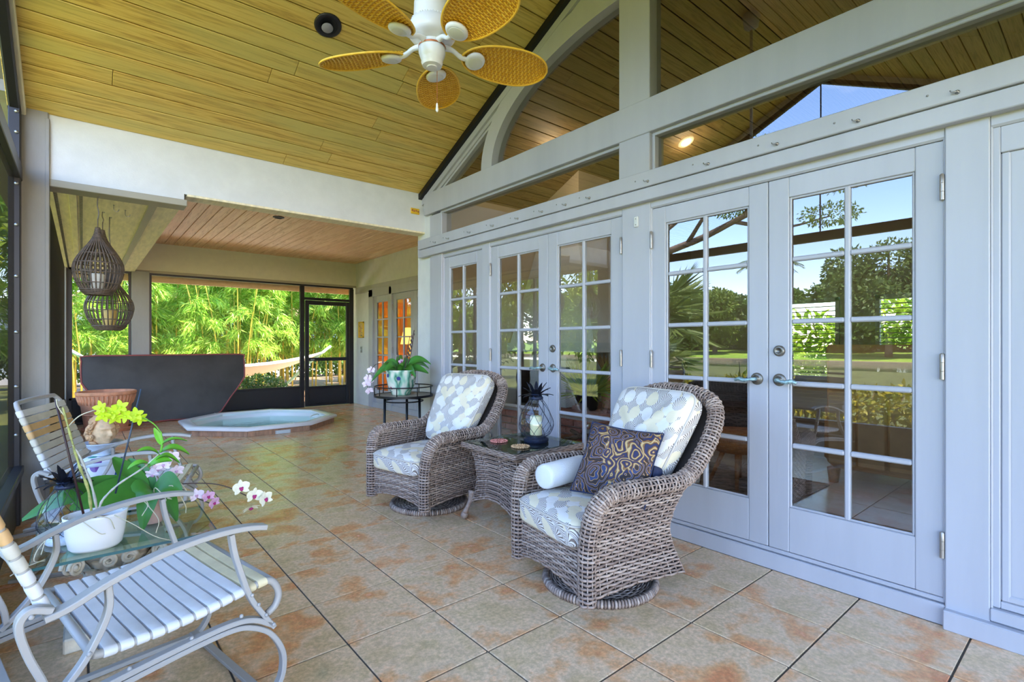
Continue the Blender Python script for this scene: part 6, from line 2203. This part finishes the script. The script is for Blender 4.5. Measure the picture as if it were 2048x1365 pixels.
vt = thing('smoke_alarm', 'small pale round cover on the flat cedar ceiling', 'sensor', (2.15, 6.2, 2.90))
mk('cover', MB().lathe([(.0001, -.018), (.045, -.016), (.06, -.004), (.06, 0)], 24), M['soffit'], vt, True)
mk('led', MB().ball((.03, 0, -.017), .004, 6, 4), M['black'], vt)
rl_ = thing('room_downlight', 'lit warm recessed lamp in the room ceiling behind the transom', 'light')
rl_.matrix_world = Matrix.Translation((5.49, 3.32, zc(3.32) - .002)) @ Matrix.Rotation(-math.atan(SL), 4, 'X')
m_, nt_, b_ = new_mat('warm_lamp_glow')
b_.inputs['Emission Color'].default_value = (1.0, .62, .25, 1)
b_.inputs['Emission Strength'].default_value = 9.0
mk('lens', MB().lathe([(.0001, -.02), (.055, -.018), (.06, -.01)], 24), m_, rl_, True)
mk('trim_ring', MB().lathe([(.06, -.012), (.09, -.012), (.10, 0)], 28, cap=False), M['soffit'], rl_, True)
hd_ = thing('added_hearth_downlight', 'added warm recessed lamp above the white fireplace hood', 'light')  # added lamp, brightens the room behind the far doors
hd_.matrix_world = Matrix.Translation((3.9, 3.95, zc(3.95) - .002)) @ Matrix.Rotation(-math.atan(SL), 4, 'X')
mk('lens', MB().lathe([(.0001, -.02), (.055, -.018), (.06, -.01)], 24), m_, hd_, True)
mk('trim_ring', MB().lathe([(.06, -.012), (.09, -.012), (.10, 0)], 28, cap=False), M['soffit'], hd_, True)
for nm_, x_, y_, e_ in (('room_lamp_light', 5.49, 3.30, 1.3), ('room_lamp_light', 3.9, 3.93, 1.8)):  # the second light belongs to the added hearth lamp
    ld = bpy.data.lights.new(nm_, 'POINT')
    ld.energy = e_
    ld.color = (1.0, .82, .6)
    ld.shadow_soft_size = .15
    lo = bpy.data.objects.new(nm_, ld)
    COL.objects.link(lo)
    lo.parent = rl_ if x_ > 5 else hd_
    lo.location = (0, 0, -.15)

# ================================================================== plant stand and its orchid
ps = thing('plant_stand', 'round black metal plant stand with rail beside the white pier', 'table', (2.53, 4.74, 0), .3)
mk('tray', MB().lathe([(.0001, .70), (.285, .70), (.298, .70), (.298, .722), (.285, .722), (.283, .712), (.0001, .712)], 40), M['black'], ps, 40)
M['slate'] = simple('stone_inset', (150, 142, 130), .6, var=.1)
mk('stone_inset', MB().lathe([(.0001, .712), (.280, .712), (.280, .718), (.0001, .719)], 40), M['slate'], ps)
for z in (.805,):
    mk('rail', MB().tube([(.292 * math.cos(2 * PI * k / 44), .292 * math.sin(2 * PI * k / 44), z) for k in range(44)], .006, 8, closed=True), M['black'], ps, True)
for k in range(9):
    a = 2 * PI * k / 9 + .2
    mk('rail_post', MB().tube([(.292 * math.cos(a), .292 * math.sin(a), .715), (.292 * math.cos(a), .292 * math.sin(a), .805)], .0055, 6), M['black'], ps, True)
for k in range(3):
    a = 2 * PI * k / 3 + .62
    c, s_ = math.cos(a), math.sin(a)
    mk('leg', MB().tube([(.20 * c, .20 * s_, .70), (.205 * c, .205 * s_, .30), (.22 * c, .22 * s_, 0)], .0135, 10), M['black'], ps, True)
mk('stretcher_ring', MB().tube([(.195 * math.cos(2 * PI * k / 36), .195 * math.sin(2 * PI * k / 36), .655) for k in range(36)], .007, 8, closed=True), M['black'], ps, True)
mk('lower_shelf_ring', MB().tube([(.21 * math.cos(2 * PI * k / 36), .21 * math.sin(2 * PI * k / 36), .18) for k in range(36)], .007, 8, closed=True), M['black'], ps, True)
def cache_mat():
    m, nt, b = new_mat('flower_painted_glaze')
    v = coords(nt, (1, 1, .5))
    n = nd(nt, 'ShaderNodeTexNoise', Scale=9.0, Detail=2.0)
    nt.links.new(v, n.inputs['Vector'])
    r = ramp(nt, [(.42, lin((226, 226, 210))), (.50, lin((150, 196, 170))), (.58, lin((52, 120, 96))), (.66, lin((212, 216, 196)))])
    nt.links.new(n.outputs['Fac'], r.inputs['Fac'])
    vo = nd(nt, 'ShaderNodeTexVoronoi', Scale=18.0)
    nt.links.new(coords(nt), vo.inputs['Vector'])
    sp_ = nt.nodes.new('ShaderNodeSeparateXYZ')
    nt.links.new(vo.outputs['Color'], sp_.inputs[0])
    lt = nd(nt, 'ShaderNodeMath', operation='LESS_THAN')
    lt.inputs[1].default_value = .36
    nt.links.new(vo.outputs['Distance'], lt.inputs[0])
    g_ = nd(nt, 'ShaderNodeMath', operation='GREATER_THAN')
    g_.inputs[1].default_value = .62
    nt.links.new(sp_.outputs[1], g_.inputs[0])
    mm = nd(nt, 'ShaderNodeMath', operation='MULTIPLY')
    nt.links.new(lt.outputs[0], mm.inputs[0])
    nt.links.new(g_.outputs[0], mm.inputs[1])
    r2 = ramp(nt, [(0, lin((60, 66, 130))), (.45, lin((186, 70, 96))), (.7, lin((46, 60, 88)))], 'CONSTANT')
    nt.links.new(sp_.outputs[0], r2.inputs['Fac'])
    mx = nt.nodes.new('ShaderNodeMixRGB')
    nt.links.new(mm.outputs[0], mx.inputs[0])
    nt.links.new(r.outputs['Color'], mx.inputs[1])
    nt.links.new(r2.outputs['Color'], mx.inputs[2])
    nt.links.new(mx.outputs[0], b.inputs['Base Color'])
    b.inputs['Roughness'].default_value = .18
    return m
M['cachepot'] = cache_mat()
ck = thing('potted_orchid', 'orchid in a flower-painted porcelain pot on the plant stand', 'orchid', (2.49, 4.72, .719))
mk('pot', MB().lathe([(.085, 0), (.095, .006), (.10, .03), (.135, .10), (.152, .19), (.150, .235), (.158, .245), (.158, .255), (.146, .255), (.135, .20), (.0001, .19)], 36), M['cachepot'], ck, True)
mk('bark_mix', MB().lathe([(.138, .215), (.07, .235), (.0001, .24)], 20), M['bark_mix'], ck, True)
for a, ln, w_, ar, dz in ((-.55, .30, .075, .10, .04), (-.75, .28, .07, .05, -.05), (-.2, .30, .075, .09, -.01), (2.5, .30, .075, .10, -.14), (2.2, .22, .07, .08, .02), (1.2, .2, .06, .06, .12), (3.3, .2, .06, .08, -.02), (4.3, .22, .07, .07, .04), (-1.3, .2, .06, .08, -.08), (.5, .24, .07, .1, .0)):
    d = Vector((math.cos(a), math.sin(a), 0))
    mk('leaf', blade_leaf(d * .03 + Vector((0, 0, .235)), d * ln + Vector((0, 0, .27 + dz)), w_ * 1.35, ar, 'auto', .3), M['orchid_leaf'], ck, True)
for p in (((.03, -.02, .24), (.05, -.03, .45), (.075, -.05, .60)), ((.04, .0, .24), (.085, -.04, .40), (.115, -.06, .66)), ((-.02, .0, .24), (-.03, .02, .48), (-.03, .02, .60))):
    mk('flower_spike', MB().tube(spline(p, 6), .0045, 6), M['stem_dark'], ck, True)
mb = MB()
for k in range(12):
    u = .35 + .05 * k
    mb.ball((.04 + .075 * u + (.008 if k % 2 else -.008), -.06 * u, .24 + .42 * u), (.010, .008, .014), 7, 5)
mk('buds', mb, M['stem_dark'], ck, True)
sp4 = spline([(-.03, .02, .24), (-.10, .07, .33), (-.20, .16, .31), (-.255, .21, .20), (-.265, .22, .06)], 6)
mk('flower_spike', MB().tube(sp4, .003, 6), M['stem_dark'], ck, True)
fs_ = flower_mesh('flower', .085, M['petal_pink'])
for p, fc, sp in (((-.235, .195, .25), (-.8, -1, .2), .1), ((-.262, .215, .17), (-.6, -1, .1), .4), ((-.275, .225, .11), (-.8, -1, 0), .2), ((-.245, .20, .13), (-.1, -1, .1), .9), ((-.25, .205, .04), (-.3, -.9, -.3), .5)):
    put_flower(fs_, lp_p, ck, Vector(p), fc, sp)
put_flower(fm_m, lp_s, ck, Vector((-.03, -.06, .34)), (-.4, -1, .2), .2)

# ================================================================== hot tub, cover, planter
M['acrylic'] = simple('white_acrylic', (244, 244, 244), .2)
M['tub_skirt'] = simple('brown_skirt', (168, 128, 100), .6, var=.15, vscale=8, vec=(3, 3, 1))
M['tub_in'] = simple('tub_shell', (226, 236, 234), .3)
def water_mat():
    m = glassy('spa_water', 1.33, (.80, .95, .90))
    nt = m.node_tree
    v = coords(nt, (1, 1, 1))
    n = nd(nt, 'ShaderNodeTexNoise', Scale=9.0, Detail=3.0)
    nt.links.new(v, n.inputs['Vector'])
    bp = nd(nt, 'ShaderNodeBump', Strength=.25, Distance=.02)
    nt.links.new(n.outputs['Fac'], bp.inputs['Height'])
    for x in nt.nodes:
        if x.type in ('BSDF_GLOSSY', 'FRESNEL'): nt.links.new(bp.outputs['Normal'], x.inputs['Normal'])
    return m
M['spa_water'] = water_mat()
ht = thing('hot_tub', 'white octagonal sunken hot tub with brown skirt and clear water', 'hot tub', (SPA_C[0], SPA_C[1], 0))
def octring(prof):
    m = MB()
    vs, fs = [], []
    for ap, z in prof:
        vs += [(p[0], p[1], z) for p in octagon(ap, (0, 0))]
    for i in range(len(prof) - 1):
        for k in range(8):
            l = (k + 1) % 8
            fs.append((i * 8 + k, i * 8 + l, (i + 1) * 8 + l, (i + 1) * 8 + k))
    return m.add(vs, fs)
mk('rim', octring([(.985, .072), (1.01, .080), (1.015, .108), (1.0, .122), (.89, .124), (.872, .118), (.862, .09), (.85, .0)]), M['acrylic'], ht, 50)
sk = thing  # skirt boards: one per side
for k in range(8):
    a = k * PI / 4
    mk('skirt_board', MB().box(.955, .975, -.400, .400, 0, .076, .003).xf(Matrix.Rotation(a, 4, 'Z')), M['tub_skirt'], ht)
mk('shell', octring([(.862, .10), (.85, -.05), (.82, -.35), (.60, -.38), (.56, -.68), (.0001, -.70)]), M['tub_in'], ht)
mk('water', octring([(.856, .022), (.0001, .022)]), M['spa_water'], ht)
for x, y in ((.2, -.93), (-.45, .93)): mk('rim_seam', MB().box(x - .003, x + .003, y - .04, y + .04, .1225, .1255), M['tub_in'], ht)
mk('grab_rail', MB().tube(spline([(.56, -.50, .118), (.60, -.46, .135), (.74, -.30, .135), (.78, -.27, .118)], 5), .007, 8), M['acrylic'], ht, True)
M['blue_float'] = simple('blue_plastic', (40, 110, 200), .35)
fl_ = thing('chemical_float', 'small blue float in the hot tub water', 'float', (SPA_C[0] - .60, SPA_C[1] - .36, .022))
mk('float_ring', MB().lathe([(.03, -.02), (.065, -.01), (.068, .012), (.05, .028), (.0001, .03)], 24), M['blue_float'], fl_, True)
mk('float_cap', MB().lathe([(.03, .028), (.03, .04), (.0001, .042)], 16), M['blue_float'], fl_, True)
M['grille'] = simple('vent_plate', (200, 198, 196), .5)
vg = thing('tub_vent', 'small white vent plate at the foot of the hot tub', 'vent', (2.12, 7.435, 0))
mk('plate', MB().box(-.10, .10, -.008, .008, 0, .05, .003), M['grille'], vg)
for k in range(4): mk('louver', MB().box(-.085, .085, -.011, -.006, .008 + k * .010, .013 + k * .010), M['tub_in'], vg)
# folded cover leaning on the screen
M['cover'] = simple('black_vinyl_cover', (54, 52, 52), .45, var=.18, vscale=3, bump=.25, bscale=5)
M['cover_trim'] = simple('maroon_piping', (150, 76, 74), .6)
co = thing('spa_cover', 'black half-octagon spa cover with maroon piping leaning on the screen', 'cover')
co.matrix_world = Matrix.Translation((1.085, 9.83, .012)) @ Matrix.Rotation(math.radians(-11), 4, 'X')
prof = [(-.60, 0), (.60, 0), (1.09, .64), (1.10, 1.0), (1.06, 1.055), (-1.06, 1.055), (-1.10, 1.0), (-1.09, .64)]
pp_ = [(p.x, p.y) for p in spline([(a, b, 0) for a, b in ((-.60, 0), (0, 0), (.60, 0), (.86, .30), (1.07, .60), (1.10, .72), (1.10, .98), (1.06, 1.05), (.5, 1.055), (-.5, 1.055), (-1.06, 1.05), (-1.10, .98), (-1.10, .72), (-1.07, .60), (-.86, .30))], 3, True)]
def cover_face(y, bulge):
    vs = [Vector((0, y + bulge, .58))]
    n = len(pp_)
    for r in range(1, 7):
        for a, b in pp_:
            k = r / 6
            vs.append(Vector((a * k, y + bulge * (1 - k * k), .58 + (b - .58) * k)))
    fs = [(0, 1 + i, 1 + (i + 1) % n) for i in range(n)]
    for r in range(5):
        for i in range(n):
            j = (i + 1) % n
            fs.append((1 + r * n + i, 1 + (r + 1) * n + i, 1 + (r + 1) * n + j, 1 + r * n + j))
    return vs, fs
mb = MB()
mb.add(*cover_face(-.045, -.018))
mb.add(*cover_face(.045, .018))
n_ = len(pp_)
mb.add([(a, -.045, b) for a, b in pp_] + [(a, .045, b) for a, b in pp_], [(i, (i + 1) % n_, n_ + (i + 1) % n_, n_ + i) for i in range(n_)])
mk('vinyl_panel', mb, M['cover'], co, True)
for y in (-.045, .045):
    mk('edge_piping', MB().tube([(a, y, b) for a, b in pp_], .012, 6, closed=True), M['cover_trim'], co, True)
mk('edge_band', MB().add([(a * 1.006, -.04, .58 + (b - .58) * 1.006) for a, b in pp_] + [(a * 1.006, .04, .58 + (b - .58) * 1.006) for a, b in pp_], [(i, (i + 1) % n_, n_ + (i + 1) % n_, n_ + i) for i in range(n_)]), M['cover_trim'], co)
# terracotta planter
tp_ = thing('terracotta_planter', 'big ribbed terracotta planter on a saucer before the spa cover', 'planter', (.265, 9.30, 0))
mk('saucer', MB().lathe([(.0001, .0), (.27, .0), (.30, .05), (.29, .055), (.265, .02), (.0001, .02)], 36), M['terracotta'], tp_, 40)
mk('planter_body', MB().lathe([(.235, .025), (.245, .03), (.29, .37), (.30, .38), (.33, .52), (.345, .525), (.35, .545), (.345, .565), (.33, .57), (.315, .565), (.30, .50), (.0001, .48)], 48), M['terracotta'], tp_, 45)
fl_me = MB().tube([(.300, 0, .392), (.315, 0, .45), (.330, 0, .515)], [.012, .014, .016], 6).mesh('rim_flute', M['terracotta'], True)
for k in range(40): link('rim_flute', fl_me, tp_, (0, 0, 0), (0, 0, 2 * PI * k / 40))
mk('rope_band', MB().tube([(.274 * math.cos(2 * PI * k / 48), .274 * math.sin(2 * PI * k / 48), .25) for k in range(48)], .009, 6, closed=True), M['terracotta'], tp_, True)

# ================================================================== small things on walls
M['yellow_art'] = simple('yellow_frame', (226, 180, 40), .5)
def art_mat():
    m, nt, b = new_mat('small_print')
    n = nd(nt, 'ShaderNodeTexNoise', Scale=26.0, Detail=2.0)
    nt.links.new(coords(nt), n.inputs['Vector'])
    r = ramp(nt, [(.38, lin((60, 80, 60))), (.5, lin((232, 206, 110))), (.6, lin((190, 110, 60)))])
    nt.links.new(n.outputs['Fac'], r.inputs['Fac'])
    nt.links.new(r.outputs['Color'], b.inputs['Base Color'])
    return m
M['print'] = art_mat()
pf_ = thing('picture_frame', 'small yellow framed picture on the white wall by the screen door', 'picture', (4.36, 9.95, 1.36))
mk('frame', MB().box(-.025, 0, -.12, -.09, 0, .33, .004).box(-.025, 0, .09, .12, 0, .33, .004).box(-.025, 0, -.12, .12, 0, .03, .004).box(-.025, 0, -.12, .12, .30, .33, .004), M['yellow_art'], pf_)
mk('print', MB().box(-.012, -.004, -.09, .09, .03, .30), M['print'], pf_)
sw_ = thing('light_switch', 'grey switch plate below the small yellow picture', 'switch', (4.36, 9.96, 1.06))
mk('plate', MB().box(-.008, 0, -.04, .04, 0, .12, .003), M['steel'], sw_)
mk('toggle', MB().box(-.02, -.006, -.008, .008, .045, .075, .003), M['white'], sw_)
pq = thing('tile_plaque', 'tiny yellow ornamental plaque on the white cross beam', 'plaque', (2.775, 4.95, 2.655))
mk('plate', MB().box(-.052, .052, -.012, 0, 0, .062, .004), M['yellow_art'], pq)
mb = MB()
for k in range(4):
    mb.lathe([(.011, 0), (.008, .006), (.0001, .006)], 10, M=Matrix.Translation((-.036 + k * .024, -.012, .036 - .006 * (k % 2))) @ Matrix.Rotation(PI / 2, 4, 'X'))
mk('relief_motif', mb, M['copper'], pq, True)
